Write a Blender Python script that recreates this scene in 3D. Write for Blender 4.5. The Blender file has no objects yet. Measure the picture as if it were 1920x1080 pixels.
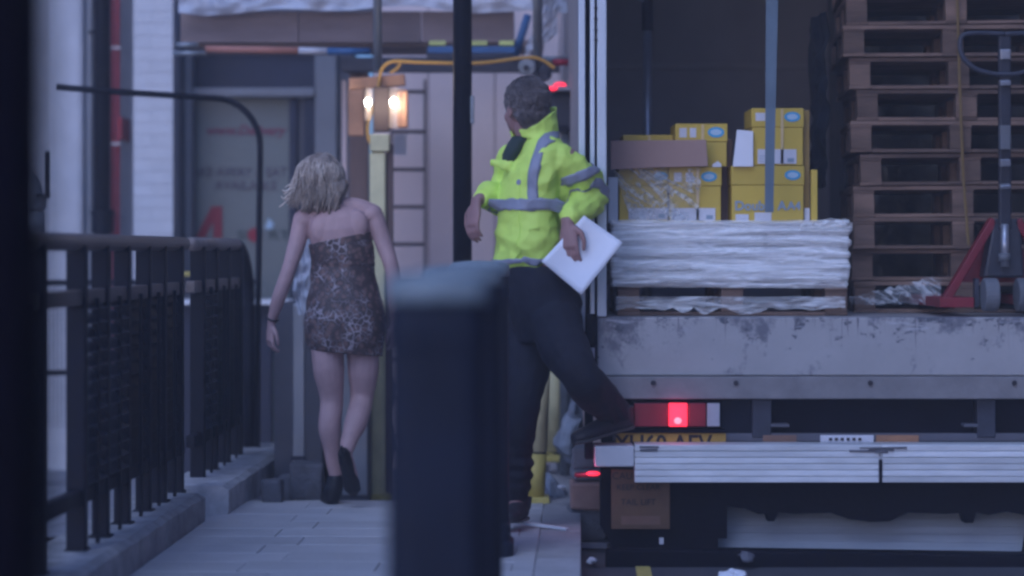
import bpy, bmesh, math, random
from mathutils import Vector, Matrix, noise
from mathutils.bvhtree import BVHTree
R = math.radians
rnd = random.Random(7)
scene = bpy.context.scene
COL = scene.collection

# ------------------------------------------------------------------ camera, light, exposure
CAM_Z = 1.17; F = 4000.0; HOR = 470.0
cam = bpy.data.cameras.new('camera'); camo = bpy.data.objects.new('camera', cam); COL.objects.link(camo)
camo.location = (0, 0, CAM_Z); camo.rotation_euler = (R(90), 0, 0)
cam.sensor_width = 36; cam.lens = 36 * F / 1920; cam.shift_y = -(540 - HOR) / 1920
cam.clip_start = .1; cam.clip_end = 500
cam.dof.use_dof = True; cam.dof.focus_distance = 9.1; cam.dof.aperture_fstop = .95; cam.dof.aperture_blades = 9
scene.camera = camo

w = bpy.data.worlds.new('World'); scene.world = w; w.use_nodes = True
nt = w.node_tree; nt.nodes.clear()
sky = nt.nodes.new('ShaderNodeTexSky'); sky.sky_type = 'NISHITA'; sky.sun_disc = False
SUN_EL, SUN_AZ = 14, 205
sky.sun_elevation = R(SUN_EL); sky.sun_rotation = R(SUN_AZ); sky.ozone_density = 3.0; sky.dust_density = 1.5
tint = nt.nodes.new('ShaderNodeMix'); tint.data_type = 'RGBA'; tint.blend_type = 'MULTIPLY'
tint.inputs[0].default_value = 1; tint.inputs[7].default_value = (.80, .74, 1.0, 1)
bg = nt.nodes.new('ShaderNodeBackground'); bg.inputs[1].default_value = .085
wo = nt.nodes.new('ShaderNodeOutputWorld')
nt.links.new(sky.outputs[0], tint.inputs[6]); nt.links.new(tint.outputs[2], bg.inputs[0]); nt.links.new(bg.outputs[0], wo.inputs[0])

sl = bpy.data.lights.new('sun', 'SUN'); sl.energy = .6; sl.angle = R(40); sl.color = (1, .90, .92)
so = bpy.data.objects.new('sun', sl); COL.objects.link(so)
# from behind the camera, to its left, low: the pale last light of an overcast evening
d = Vector((math.sin(R(SUN_AZ)) * math.cos(R(52)), math.cos(R(SUN_AZ)) * math.cos(R(52)), math.sin(R(52))))
so.rotation_euler = d.to_track_quat('Z', 'Y').to_euler()
scene.view_settings.view_transform = 'Standard'; scene.view_settings.look = 'None'
scene.view_settings.exposure = .72; scene.view_settings.gamma = 1
scene.view_settings.use_white_balance = True; scene.view_settings.white_balance_temperature = 4520; scene.view_settings.white_balance_tint = 4
try: scene.render.engine = 'CYCLES'; scene.cycles.use_denoising = True; scene.cycles.filter_width = 2.7; scene.cycles.max_bounces = 8
except Exception: pass

def X(px, D): return (px - 960) * D / F
def Z(py, D): return CAM_Z - (py - HOR) * D / F
def at(px, py, D): return Vector((X(px, D), D, Z(py, D)))
US = .0325                                   # the street drifts right as it recedes
def street(x0, D, z=0): return Vector((x0 + US * D, D, z))

# ------------------------------------------------------------------ materials
def mat(name, col, rough=.6, var=.15, scale=6, metal=0, bump=.15, bscale=None, spec=.4, stretch=(1, 1, 1),
        col2=None, thr=None, alpha=1, emit=None, estr=0, coat=0):
    m = bpy.data.materials.new(name); m.use_nodes = True
    n = m.node_tree.nodes; l = m.node_tree.links; b = n['Principled BSDF']
    b.inputs['Roughness'].default_value = rough; b.inputs['Metallic'].default_value = metal
    b.inputs['Specular IOR Level'].default_value = spec; b.inputs['Alpha'].default_value = alpha
    b.inputs['Coat Weight'].default_value = coat
    tc = n.new('ShaderNodeTexCoord'); mp = n.new('ShaderNodeMapping'); mp.inputs['Scale'].default_value = stretch
    oi = n.new('ShaderNodeObjectInfo'); ad = n.new('ShaderNodeVectorMath'); ad.operation = 'ADD'
    mu = n.new('ShaderNodeMath'); mu.operation = 'MULTIPLY'; mu.inputs[1].default_value = 37
    l.new(oi.outputs['Random'], mu.inputs[0])
    l.new(tc.outputs['Object'], mp.inputs[0]); l.new(mp.outputs[0], ad.inputs[0]); l.new(mu.outputs[0], ad.inputs[1])
    ns = n.new('ShaderNodeTexNoise'); ns.inputs['Scale'].default_value = scale; ns.inputs['Detail'].default_value = 6; ns.inputs['Roughness'].default_value = .65
    l.new(ad.outputs[0], ns.inputs['Vector'])
    cr = n.new('ShaderNodeValToRGB'); l.new(ns.outputs[0], cr.inputs[0])
    c2 = col2 or tuple(min(1, c * (1 + var)) for c in col); c1 = tuple(c * (1 - var) for c in col) if col2 is None else col
    a, bb = thr or (.3, .7)
    cr.color_ramp.elements[0].position = a; cr.color_ramp.elements[0].color = (*c1, 1)
    cr.color_ramp.elements[1].position = bb; cr.color_ramp.elements[1].color = (*c2, 1)
    hs = n.new('ShaderNodeHueSaturation'); l.new(cr.outputs[0], hs.inputs['Color'])
    mr = n.new('ShaderNodeMapRange'); mr.inputs[3].default_value = 1 - var * .7; mr.inputs[4].default_value = 1 + var * .7
    l.new(oi.outputs['Random'], mr.inputs[0]); l.new(mr.outputs[0], hs.inputs['Value'])
    l.new(hs.outputs[0], b.inputs['Base Color'])
    if bump:
        n2 = n.new('ShaderNodeTexNoise'); n2.inputs['Scale'].default_value = bscale or scale * 8; n2.inputs['Detail'].default_value = 4
        l.new(ad.outputs[0], n2.inputs['Vector'])
        bp = n.new('ShaderNodeBump'); bp.inputs['Strength'].default_value = bump; bp.inputs['Distance'].default_value = .01
        l.new(n2.outputs[0], bp.inputs['Height']); l.new(bp.outputs[0], b.inputs['Normal'])
        rr = n.new('ShaderNodeMapRange'); rr.inputs[3].default_value = max(.02, rough - .12); rr.inputs[4].default_value = min(1, rough + .12)
        l.new(ns.outputs[0], rr.inputs[0]); l.new(rr.outputs[0], b.inputs['Roughness'])
    if emit:
        b.inputs['Emission Color'].default_value = (*emit, 1); b.inputs['Emission Strength'].default_value = estr
    return m

M = {}
def defm(k, *a, **kw): M[k] = mat(k, *a, **kw)
defm('black_paint', (.006, .007, .015), spec=.15, rough=.55, var=.25, bump=.2, scale=9)
defm('near_paint', (.004, .003, .009), spec=.05, rough=.8, var=.2)
defm('bollard_paint', (.012, .015, .030), spec=.2, rough=.6, var=.25, scale=5, bump=.3)
defm('bollard_cap', (.20, .235, .26), rough=.5, var=.3, scale=12)
defm('slat_lit', (.035, .04, .06), rough=.35, var=.3, scale=20)  # brighter copy of the black paint, sky light on the slats put into colour
defm('rail_worn', (.16, .135, .13), rough=.45, var=.35, scale=14)
defm('paving', (.47, .46, .48), rough=.75, var=.11, scale=2.2, bump=.35, bscale=60)
defm('mortar', (.42, .41, .42), rough=.9, var=.2)
defm('road', (.085, .085, .10), rough=.7, var=.25, scale=7, bump=.5, bscale=120)
defm('kerb', (.40, .39, .41), rough=.8, var=.15, scale=9, bump=.5)
defm('plinth', (.36, .35, .36), rough=.85, var=.35, scale=10, bump=.6)
defm('yellow_line', (.45, .38, .10), rough=.7, var=.3, scale=20)
defm('white_wall', (.46, .46, .49), rough=.75, var=.16, scale=2.5, bump=.2, bscale=40)
defm('white_brick', (.63, .63, .66), rough=.65, var=.06, scale=8, bump=.3)
defm('recess_shaded', (.38, .385, .44), rough=.75, var=.1, scale=3)  # white wall darkened, the shade of the recess is in the colour
defm('red_pipe', (.30, .03, .05), rough=.45, var=.2)
defm('clip_white', (.6, .6, .6), rough=.5)
defm('vent_grey', (.35, .37, .42), rough=.4, var=.12)
defm('frame_grey', (.10, .10, .125), rough=.55, var=.12)
defm('frame_light', (.21, .215, .24), rough=.55, var=.12)
defm('glass_back', (.165, .185, .185), rough=.35, var=.12, scale=1.5, bump=0)
defm('dark_void', (.030, .032, .055), rough=.7, var=.2)
defm('sign_red', (.25, .01, .03), rough=.5, var=.08)
defm('letter_red', (.17, .04, .08), rough=.6, var=.1)
defm('letter_dim', (.085, .07, .10), rough=.6, var=.1)
defm('letter_green', (.04, .06, .06), rough=.6, var=.1)
defm('cabinet', (.34, .35, .39), rough=.3, var=.15, scale=3, metal=.3, stretch=(3, 3, .4))
defm('ledge_white', (.75, .76, .8), rough=.4)
defm('wood_brown', (.19, .13, .11), rough=.75, var=.3, scale=5, stretch=(1, 1, .2), bump=.3)
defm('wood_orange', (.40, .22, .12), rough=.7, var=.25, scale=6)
defm('fascia_board', (.21, .165, .16), rough=.8, var=.22, scale=3, stretch=(.6, 1, 3), bump=.3)
defm('hoard', (.78, .65, .62), rough=.8, var=.07, scale=2.5, bump=.15)
defm('yellow_post', (.66, .61, .34), rough=.6, var=.15, scale=8)
defm('yellow_foam', (.55, .47, .12), rough=.6, var=.15, scale=8)
defm('scaffold', (.22, .24, .27), rough=.45, metal=.5, var=.25, scale=10)
defm('scaffold_dark', (.055, .055, .075), rough=.6, var=.3)
defm('tape_orange', (.36, .17, .13), rough=.6)
defm('tape_white', (.5, .5, .55), rough=.5)
defm('tape_blue', (.05, .11, .26), rough=.5)
defm('level_yellow', (.50, .55, .18), rough=.5)
defm('cable_yellow', (.55, .32, .05), rough=.5)
defm('plastic_sheet', (.50, .52, .60), rough=.3, var=.15, scale=3, bump=.4, bscale=9, alpha=.9)
defm('ladder', (.13, .10, .10), rough=.6, var=.2)
defm('truck_post', (.58, .61, .66), rough=.5, var=.12, scale=8, stretch=(1, 1, .3))
defm('truck_inner', (.31, .29, .30), rough=.7, var=.12, scale=2)
defm('truck_lip', (.23, .22, .23), rough=.6, var=.2, scale=8)
defm('alu', (.66, .67, .70), rough=.45, var=.2, scale=9, stretch=(.3, 1, 1), metal=.1)
defm('alu_dull', (.42, .44, .48), rough=.5, var=.14, scale=4, stretch=(.3, 1, 2))
defm('corner_white', (.62, .63, .68), rough=.45, var=.08)
defm('chassis', (.005, .005, .012), spec=.1, rough=.7, var=.3)
defm('rubber', (.006, .006, .010), spec=.1, rough=.8)
defm('lens_red', (.20, .012, .03), rough=.25, coat=.5, bump=0)
defm('lens_lit', (.6, .03, .06), rough=.3, emit=(1, .02, .035), estr=1.1, bump=0)
defm('lens_core', (.6, .1, .1), rough=.3, emit=(1, .16, .16), estr=1.6, bump=0)
defm('lens_clear', (.4, .42, .48), rough=.3)
defm('plate_yellow', (.50, .33, .05), rough=.5)
defm('ink', (.025, .022, .03), rough=.7)
defm('warn_amber', (.11, .065, .035), rough=.5, var=.2)
defm('warn_pale', (.2, .12, .085), rough=.5, var=.2)
defm('box_yellow', (.55, .41, .055), rough=.6, var=.06, scale=3, bump=.05)
defm('box_side_shaded', (.32, .22, .06), rough=.65, var=.1)  # box yellow darkened, shade of the box sides put into the colour
defm('label_white', (.62, .62, .68), rough=.6, var=.05)
defm('tape_clear', (.68, .52, .25), rough=.25)
defm('logo_blue', (.10, .36, .62), rough=.5, var=.05)
defm('logo_pale', (.45, .58, .72), rough=.5, var=.05)
defm('ink_blue', (.28, .34, .42), rough=.6, var=.05)
defm('cardboard', (.34, .235, .20), rough=.85, var=.07, scale=3)
defm('paper', (.78, .79, .86), rough=.7, var=.03, scale=4, bump=.02)
defm('paper_stack', (.88, .89, .92), rough=.6, var=.12, scale=8, stretch=(.5, 1, 12))
defm('film', (.93, .94, .96), rough=.22, var=.2, scale=5, stretch=(.5, 1, 6), bump=1, bscale=18, alpha=.42, spec=1)
defm('film_loose', (.72, .74, .78), rough=.22, var=.1, scale=6, bump=.8, bscale=20, alpha=.3, spec=.8)
defm('film_black', (.03, .035, .05), rough=.2, var=.3, scale=6, bump=.8, bscale=14, spec=.8)
defm('pallet_wood', (.155, .105, .078), rough=.8, var=.45, scale=7, stretch=(.4, .4, 2), bump=.4)
defm('strap_blue', (.13, .17, .22), rough=.55, var=.15)
defm('strap_yellow', (.18, .12, .035), rough=.6)
defm('pole_silver', (.33, .34, .39), rough=.35, metal=.6, var=.2)
defm('jack_red', (.17, .012, .025), rough=.4, var=.2, scale=14)
defm('jack_dark', (.035, .037, .055), rough=.45, var=.3, scale=14)
defm('jack_wheel', (.13, .135, .155), rough=.7)
defm('hivis', (.66, .86, .13), rough=.62, var=.05, scale=4, bump=.25, bscale=16, emit=(.5, .9, .05), estr=0)
defm('retro', (.27, .28, .36), rough=.45, var=.05, scale=12)
defm('trouser', (.012, .012, .024), rough=.85, var=.25, scale=8, bump=.3, bscale=30)
defm('shoe', (.03, .027, .035), rough=.55, var=.25)
defm('sole', (.055, .052, .055), rough=.7)
defm('shoe_black', (.008, .008, .014), rough=.4)
defm('skin_w', (.41, .28, .275), rough=.55, var=.13, scale=11, bump=.12)
defm('skin_m', (.30, .18, .17), rough=.5, var=.08, scale=8, bump=.08)
defm('hair_m', (.055, .048, .055), rough=.7, var=.3, scale=30, bump=.5, bscale=80)
defm('hair_m2', (.11, .095, .095), rough=.6, var=.45, scale=40, bump=0)
defm('shirt', (.03, .045, .04), rough=.8)
defm('band_dark', (.02, .02, .03), rough=.4)
defm('rubble_grey', (.24, .235, .26), rough=.85, var=.25, scale=9, bump=.6)
defm('rubble_dark', (.11, .11, .13), rough=.9, var=.35, scale=9, bump=.8)
defm('rubble_pink', (.46, .30, .25), rough=.8, var=.12, scale=8, bump=.4)
defm('sack_blue', (.32, .35, .43), rough=.55, var=.25, scale=6, bump=.5)
defm('signal_black', (.018, .019, .032), rough=.5)
defm('wire', (.12, .13, .16), rough=.5, metal=.4)
defm('lamp_glass', (.75, .60, .45), rough=.35, alpha=.3, emit=(1, .62, .42), estr=.07, bump=0)
defm('lamp_bulb', (1, .9, .8), emit=(1, .78, .5), estr=45, bump=0)
defm('lamp_case', (.07, .05, .045), rough=.8)

def hair_mat():
    m = mat('hair_w', (.17, .13, .105), rough=.55, col2=(.44, .37, .31), thr=(.38, .60), scale=22, stretch=(1, 1, .18), bump=.6, bscale=120)
    return m
M['hair_w'] = hair_mat(); defm('hair_light', (.62, .54, .46), rough=.4, var=.15, scale=20)

def leopard():
    m = bpy.data.materials.new('leopard'); m.use_nodes = True; n = m.node_tree.nodes; l = m.node_tree.links; b = n['Principled BSDF']
    b.inputs['Roughness'].default_value = .6
    tc = n.new('ShaderNodeTexCoord'); ns = n.new('ShaderNodeTexNoise'); ns.inputs['Scale'].default_value = 16
    mx = n.new('ShaderNodeMix'); mx.data_type = 'RGBA'; mx.inputs[0].default_value = .045
    l.new(tc.outputs['Object'], ns.inputs['Vector']); l.new(tc.outputs['Object'], mx.inputs[6]); l.new(ns.outputs['Color'], mx.inputs[7])
    v = n.new('ShaderNodeTexVoronoi'); v.feature = 'DISTANCE_TO_EDGE'; v.inputs['Scale'].default_value = 36
    l.new(mx.outputs[2], v.inputs['Vector'])
    n2 = n.new('ShaderNodeTexNoise'); n2.inputs['Scale'].default_value = 9; l.new(tc.outputs['Object'], n2.inputs['Vector'])
    th = n.new('ShaderNodeMapRange'); th.inputs[1].default_value = .42; th.inputs[2].default_value = .72; th.inputs[3].default_value = 0; th.inputs[4].default_value = .16
    l.new(n2.outputs[0], th.inputs[0])
    lt = n.new('ShaderNodeMath'); lt.operation = 'SUBTRACT'; l.new(th.outputs[0], lt.inputs[0]); l.new(v.outputs[0], lt.inputs[1])
    mr = n.new('ShaderNodeMapRange'); mr.inputs[1].default_value = -.02; mr.inputs[2].default_value = .05; l.new(lt.outputs[0], mr.inputs[0])
    v2 = n.new('ShaderNodeTexVoronoi'); v2.inputs['Scale'].default_value = 36; l.new(mx.outputs[2], v2.inputs['Vector'])
    c0 = n.new('ShaderNodeValToRGB'); l.new(v2.outputs[0], c0.inputs[0])
    c0.color_ramp.elements[0].position = .2; c0.color_ramp.elements[0].color = (.17, .105, .09, 1)
    c0.color_ramp.elements[1].position = .5; c0.color_ramp.elements[1].color = (.05, .033, .033, 1)
    c = n.new('ShaderNodeMix'); c.data_type = 'RGBA'; l.new(mr.outputs[0], c.inputs[0]); l.new(c0.outputs[0], c.inputs[6]); c.inputs[7].default_value = (.36, .31, .33, 1)
    l.new(c.outputs[2], b.inputs['Base Color']); return m
M['leopard'] = leopard()

def crease_alpha(k, lo, hi, scale, st, rot=0):
    m = M[k]; n = m.node_tree.nodes; l = m.node_tree.links; b = n['Principled BSDF']
    tc = n.new('ShaderNodeTexCoord'); mp = n.new('ShaderNodeMapping'); mp.inputs['Scale'].default_value = st; m0 = n.new('ShaderNodeMapping'); m0.inputs['Rotation'].default_value = (0, R(rot), 0); l.new(tc.outputs['Object'], m0.inputs[0]); l.new(m0.outputs[0], mp.inputs[0])
    t = n.new('ShaderNodeTexNoise'); t.inputs['Scale'].default_value = scale; t.inputs['Detail'].default_value = 5; t.inputs['Distortion'].default_value = .6; l.new(mp.outputs[0], t.inputs['Vector'])
    s_ = n.new('ShaderNodeMath'); s_.operation = 'SUBTRACT'; s_.inputs[1].default_value = .5; l.new(t.outputs[0], s_.inputs[0])
    a = n.new('ShaderNodeMath'); a.operation = 'ABSOLUTE'; l.new(s_.outputs[0], a.inputs[0])
    r = n.new('ShaderNodeMapRange'); r.inputs[1].default_value = 0; r.inputs[2].default_value = .09; r.inputs[3].default_value = hi; r.inputs[4].default_value = lo
    l.new(a.outputs[0], r.inputs[0]); l.new(r.outputs[0], b.inputs['Alpha'])
crease_alpha('film_loose', .10, .55, 5, (3.2, 1, .7), 50); crease_alpha('film', .28, .72, 7, (.5, 1, 4.5))

def sill_mat():                       # scuffed painted sill: grey paint, dark scratches and stains running down
    m = mat('sill_paint', (.36, .35, .36), rough=.55, var=.1, scale=4)
    n = m.node_tree.nodes; l = m.node_tree.links; b = n['Principled BSDF']
    src = b.inputs['Base Color'].links[0].from_socket
    tc = n.new('ShaderNodeTexCoord')
    sp = n.new('ShaderNodeSeparateXYZ'); l.new(tc.outputs['Object'], sp.inputs[0])
    tz = n.new('ShaderNodeMapRange'); tz.inputs[1].default_value = .80; tz.inputs[2].default_value = 1.01; tz.inputs[3].default_value = -.065; tz.inputs[4].default_value = .05; l.new(sp.outputs[2], tz.inputs[0])
    def layer(src, scale, st, lo, hi, col):
        mp = n.new('ShaderNodeMapping'); mp.inputs['Scale'].default_value = st; l.new(tc.outputs['Object'], mp.inputs[0])
        t = n.new('ShaderNodeTexNoise'); t.inputs['Scale'].default_value = scale; t.inputs['Detail'].default_value = 8; t.inputs['Roughness'].default_value = .7
        l.new(mp.outputs[0], t.inputs['Vector'])
        az = n.new('ShaderNodeMath'); l.new(t.outputs[0], az.inputs[0]); l.new(tz.outputs[0], az.inputs[1])
        r = n.new('ShaderNodeMapRange'); r.inputs[1].default_value = lo; r.inputs[2].default_value = hi; l.new(az.outputs[0], r.inputs[0])
        x = n.new('ShaderNodeMix'); x.data_type = 'RGBA'; l.new(r.outputs[0], x.inputs[0]); l.new(src, x.inputs[6]); x.inputs[7].default_value = (*col, 1)
        return x.outputs[2]
    s = layer(src, 4.5, (1.6, 1, 1.2), .53, .62, (.16, .16, .19))
    s = layer(s, 11, (1, 1, 1.6), .58, .62, (.09, .095, .12))
    s = layer(s, 9, (5, 1, .12), .58, .63, (.17, .16, .18))
    s = layer(s, 7, (.4, 1, 3), .60, .66, (.46, .46, .50))
    l.new(s, b.inputs['Base Color']); return m
M['sill'] = sill_mat()

# ------------------------------------------------------------------ mesh helpers
class MB:
    def __init__(s): s.v = []; s.f = []
    def add(s, vs, fs):
        o = len(s.v); s.v += [Vector(v) for v in vs]; s.f += [tuple(i + o for i in f) for f in fs]; return s
    def box(s, a, b, jit=0):
        x0, y0, z0 = a; x1, y1, z1 = b
        vs = [Vector((x, y, z)) for x in (x0, x1) for y in (y0, y1) for z in (z0, z1)]
        if jit: vs = [v + Vector([rnd.uniform(-jit, jit) for _ in range(3)]) for v in vs]
        return s.add(vs, [(0, 1, 3, 2), (4, 6, 7, 5), (0, 4, 5, 1), (2, 3, 7, 6), (0, 2, 6, 4), (1, 5, 7, 3)])
    def bar(s, p, q, wx, wy, ref=(0, 1, 0)):          # rectangular bar from p to q
        p, q = Vector(p), Vector(q); t = (q - p).normalized(); r = Vector(ref)
        u = t.cross(r).normalized(); v = t.cross(u).normalized()
        vs = [c + u * a * wx / 2 + v * b * wy / 2 for c in (p, q) for a, b in ((-1, -1), (1, -1), (1, 1), (-1, 1))]
        return s.add(vs, [(0, 1, 2, 3), (7, 6, 5, 4), (0, 4, 5, 1), (1, 5, 6, 2), (2, 6, 7, 3), (3, 7, 4, 0)])
    def tube(s, pts, r, seg=10, flat=1, ref=None):
        pts = [Vector(p) for p in pts]; n = len(pts); rr = r if isinstance(r, (list, tuple)) else [r] * n
        vs = []; prev = None
        for i, p in enumerate(pts):
            t = (pts[min(i + 1, n - 1)] - pts[max(i - 1, 0)]).normalized()
            if prev is None:
                u = (Vector(ref) if ref else (Vector((0, 1, 0)) if abs(t.y) < .8 else Vector((1, 0, 0))))
            else: u = prev
            u = (u - t * u.dot(t)).normalized(); prev = u; v = t.cross(u)
            for k in range(seg):
                a = 2 * math.pi * k / seg
                vs.append(p + (u * math.cos(a) * flat + v * math.sin(a)) * rr[i])
        fs = [(i * seg + k, i * seg + (k + 1) % seg, (i + 1) * seg + (k + 1) % seg, (i + 1) * seg + k) for i in range(n - 1) for k in range(seg)]
        fs += [tuple(reversed(range(seg))), tuple(range((n - 1) * seg, n * seg))]
        return s.add(vs, fs)
    def loft(s, secs, seg=24, pw=1.0):                 # secs: (centre, a, b, u, v)
        vs = []
        for c, a, b, u, v in secs:
            c = Vector(c); u = Vector(u).normalized(); v = Vector(v).normalized()
            for k in range(seg):
                t = 2 * math.pi * k / seg; ct, st = math.cos(t), math.sin(t)
                ct = math.copysign(abs(ct) ** pw, ct); st = math.copysign(abs(st) ** pw, st)
                vs.append(c + u * a * ct + v * b * st)
        n = len(secs)
        fs = [(i * seg + k, i * seg + (k + 1) % seg, (i + 1) * seg + (k + 1) % seg, (i + 1) * seg + k) for i in range(n - 1) for k in range(seg)]
        fs += [tuple(reversed(range(seg))), tuple(range((n - 1) * seg, n * seg))]
        return s.add(vs, fs)
    def ball(s, c, r, rot=None, nu=16, nv=10):
        c = Vector(c); r = Vector(r) if not isinstance(r, (int, float)) else Vector((r, r, r)); vs = []; fs = []
        for i in range(nv + 1):
            th = math.pi * i / nv
            for k in range(nu):
                a = 2 * math.pi * k / nu
                p = Vector((r.x * math.sin(th) * math.cos(a), r.y * math.sin(th) * math.sin(a), r.z * math.cos(th)))
                if rot: p = rot @ p
                vs.append(c + p)
        for i in range(nv):
            for k in range(nu): fs.append((i * nu + k, (i + 1) * nu + k, (i + 1) * nu + (k + 1) % nu, i * nu + (k + 1) % nu))
        return s.add(vs, fs)
    def prism(s, poly, y0, y1):                        # poly in xz, extruded along y
        n = len(poly); vs = [(x, y0, z) for x, z in poly] + [(x, y1, z) for x, z in poly]
        fs = [tuple(range(n)), tuple(reversed(range(n, 2 * n)))] + [(i, n + i, n + (i + 1) % n, (i + 1) % n) for i in range(n)]
        return s.add(vs, fs)
    def grid(s, fn, nu, nv):
        vs = [fn(i / nu, j / nv) for i in range(nu + 1) for j in range(nv + 1)]
        fs = [(i * (nv + 1) + j, (i + 1) * (nv + 1) + j, (i + 1) * (nv + 1) + j + 1, i * (nv + 1) + j + 1) for i in range(nu) for j in range(nv)]
        return s.add(vs, fs)
    def build(s, name, m, parent=None, smooth=False, bevel=0, kind=None, origin=None):
        org = worldloc(parent) if parent else (Vector(origin) if origin else Vector((0, 0, 0)))
        me = bpy.data.meshes.new(name); me.from_pydata([v - org for v in s.v], [], s.f)
        bm = bmesh.new(); bm.from_mesh(me); bmesh.ops.recalc_face_normals(bm, faces=bm.faces[:]); bm.to_mesh(me); bm.free()
        me.materials.append(M[m] if isinstance(m, str) else m)
        if smooth: me.shade_smooth()
        ob = bpy.data.objects.new(name, me); COL.objects.link(ob)
        if parent: ob.parent = parent
        else: ob.location = org
        if bevel:
            b = ob.modifiers.new('bevel', 'BEVEL'); b.width = bevel; b.segments = 2; b.limit_method = 'ANGLE'
        if kind: ob['kind'] = kind
        return ob
def worldloc(o):
    v = Vector((0, 0, 0))
    while o: v += Vector(o.location); o = o.parent
    return v
def thing(name, label, cat, loc=(0, 0, 0), group=None):
    o = bpy.data.objects.new(name, None); COL.objects.link(o); o.location = loc; o.empty_display_size = .1
    o['label'] = label; o['category'] = cat
    if group: o['group'] = group
    return o
def tag(o, label, cat, group=None):
    o['label'] = label; o['category'] = cat
    if group: o['group'] = group
    return o
def copytree(o, parent=None):
    c = o.copy(); COL.objects.link(c)
    if parent: c.parent = parent
    for ch in list(o.children): copytree(ch, c)
    return c
def nz(p, f=1.0, seed=0): return noise.noise(Vector(p) * f + Vector((seed * 7.3, seed * 3.1, seed * 5.7)))
def text(name, body, size, m, loc, parent, rot=(R(90), 0, 0), align='CENTER', extr=.0012, bold=0, shear=0, sx=1):
    cu = bpy.data.curves.new(name, 'FONT'); cu.body = body; cu.size = size; cu.align_x = align; cu.align_y = 'CENTER'
    cu.extrude = extr; cu.offset = bold; cu.shear = shear; cu.resolution_u = 3
    tmp = bpy.data.objects.new('tmp', cu); COL.objects.link(tmp)
    dg = bpy.context.evaluated_depsgraph_get(); me = bpy.data.meshes.new_from_object(tmp.evaluated_get(dg))
    bpy.data.objects.remove(tmp); bpy.data.curves.remove(cu)
    me.materials.clear(); me.materials.append(M[m]); me.name = name
    ob = bpy.data.objects.new(name, me); COL.objects.link(ob); ob.rotation_euler = rot; ob.scale = (sx, 1, 1)
    ob.parent = parent; ob.location = Vector(loc) - worldloc(parent); return ob

# ================================================================== SETTING
pav = MB()
pav.box((-1.9, -3, -.30), (-.171, 10.05, -.006)); 
pavo = pav.build('pavement', 'mortar'); pavo['kind'] = 'structure'
# shear the bed and slabs along the street direction
def shear(o):
    for v in o.data.vertices: v.co.x += US * v.co.y
shear(pavo)
slab_proto = {}
def slab(w_, d_, x0, D, parent, name='paving_slab', m='paving', top=0.0, th=.05):
    key = (round(w_, 3), round(d_, 3), m, name)
    g = .0013
    if key not in slab_proto:
        mb = MB(); a = [(-w_ / 2 + g, -d_ / 2 + g), (w_ / 2 - g, -d_ / 2 + g), (w_ / 2 - g, d_ / 2 - g), (-w_ / 2 + g, d_ / 2 - g)]
        c = .003
        b = [(x - math.copysign(c, x), y - math.copysign(c, y)) for x, y in a]
        vs = [(x, y, -th) for x, y in a] + [(x, y, -c) for x, y in a] + [(x, y, 0) for x, y in b]
        fs = [(3, 2, 1, 0), (8, 9, 10, 11)] + [(i, (i + 1) % 4, 4 + (i + 1) % 4, 4 + i) for i in range(4)] + [(4 + i, 4 + (i + 1) % 4, 8 + (i + 1) % 4, 8 + i) for i in range(4)]
        mb.add(vs, fs); o = mb.build(name, m); slab_proto[key] = o
        o.parent = parent
    else:
        o = slab_proto[key].copy(); COL.objects.link(o)
    o.location = street(x0, D, top + rnd.uniform(-.002, .002)); o.rotation_euler = (rnd.uniform(-.003, .003), rnd.uniform(-.003, .003), -US)
    return o
D = 4.3; row = 0
while D < 10.0:
    off = .375 if row % 2 else 0
    edges = [-1.63] + [x for x in (-1.63 + off + .5 * k for k in range(0, 4)) if -1.55 < x < -.25] + [-.173]
    for a, b in zip(edges, edges[1:]): slab(b - a, .24, (a + b) / 2, D, pavo)
    D += .24; row += 1
kb = MB(); kb.box((-.165, -3, -.30), (-.004, 13.05, -.01)); kerbo = kb.build('kerb', 'mortar'); shear(kerbo); kerbo['kind'] = 'structure'
D = 4.2
while D < 13.0:
    slab(.17, .80, -.086, D + .3, kerbo, 'kerb_stone', 'kerb', .0, .16); D += .80
rd = MB(); rd.grid(lambda u, v: Vector((-.4 + 14 * u + US * 0, -4 + 30 * v, -.12)), 20, 40); rdo = rd.build('road', 'road'); rdo['kind'] = 'structure'
ln = MB()
ln.grid(lambda u, v: street(.22 + .06 * u, -3 + 20 * v, -.116), 1, 30); lno = ln.build('road_marking', 'yellow_line'); lno['kind'] = 'structure'
gd = MB(); gd.grid(lambda u, v: Vector((-14 + 13.9 * u, 9.9 + 16 * v, -.16)), 4, 4); gdo = gd.build('ground', 'rubble_grey'); gdo['kind'] = 'structure'
pit = MB(); pit.grid(lambda u, v: Vector((-14 + 12.2 * u, -4 + 20 * v, -.55)), 4, 4); pito = pit.build('basement_floor', 'rubble_grey'); pito['kind'] = 'structure'
rw = MB(); rw.box((-1.98, -3, -2.2), (-1.90, 9.9, -.02)); rwo = rw.build('retaining_wall', 'plinth'); shear(rwo); rwo['kind'] = 'structure'

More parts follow.
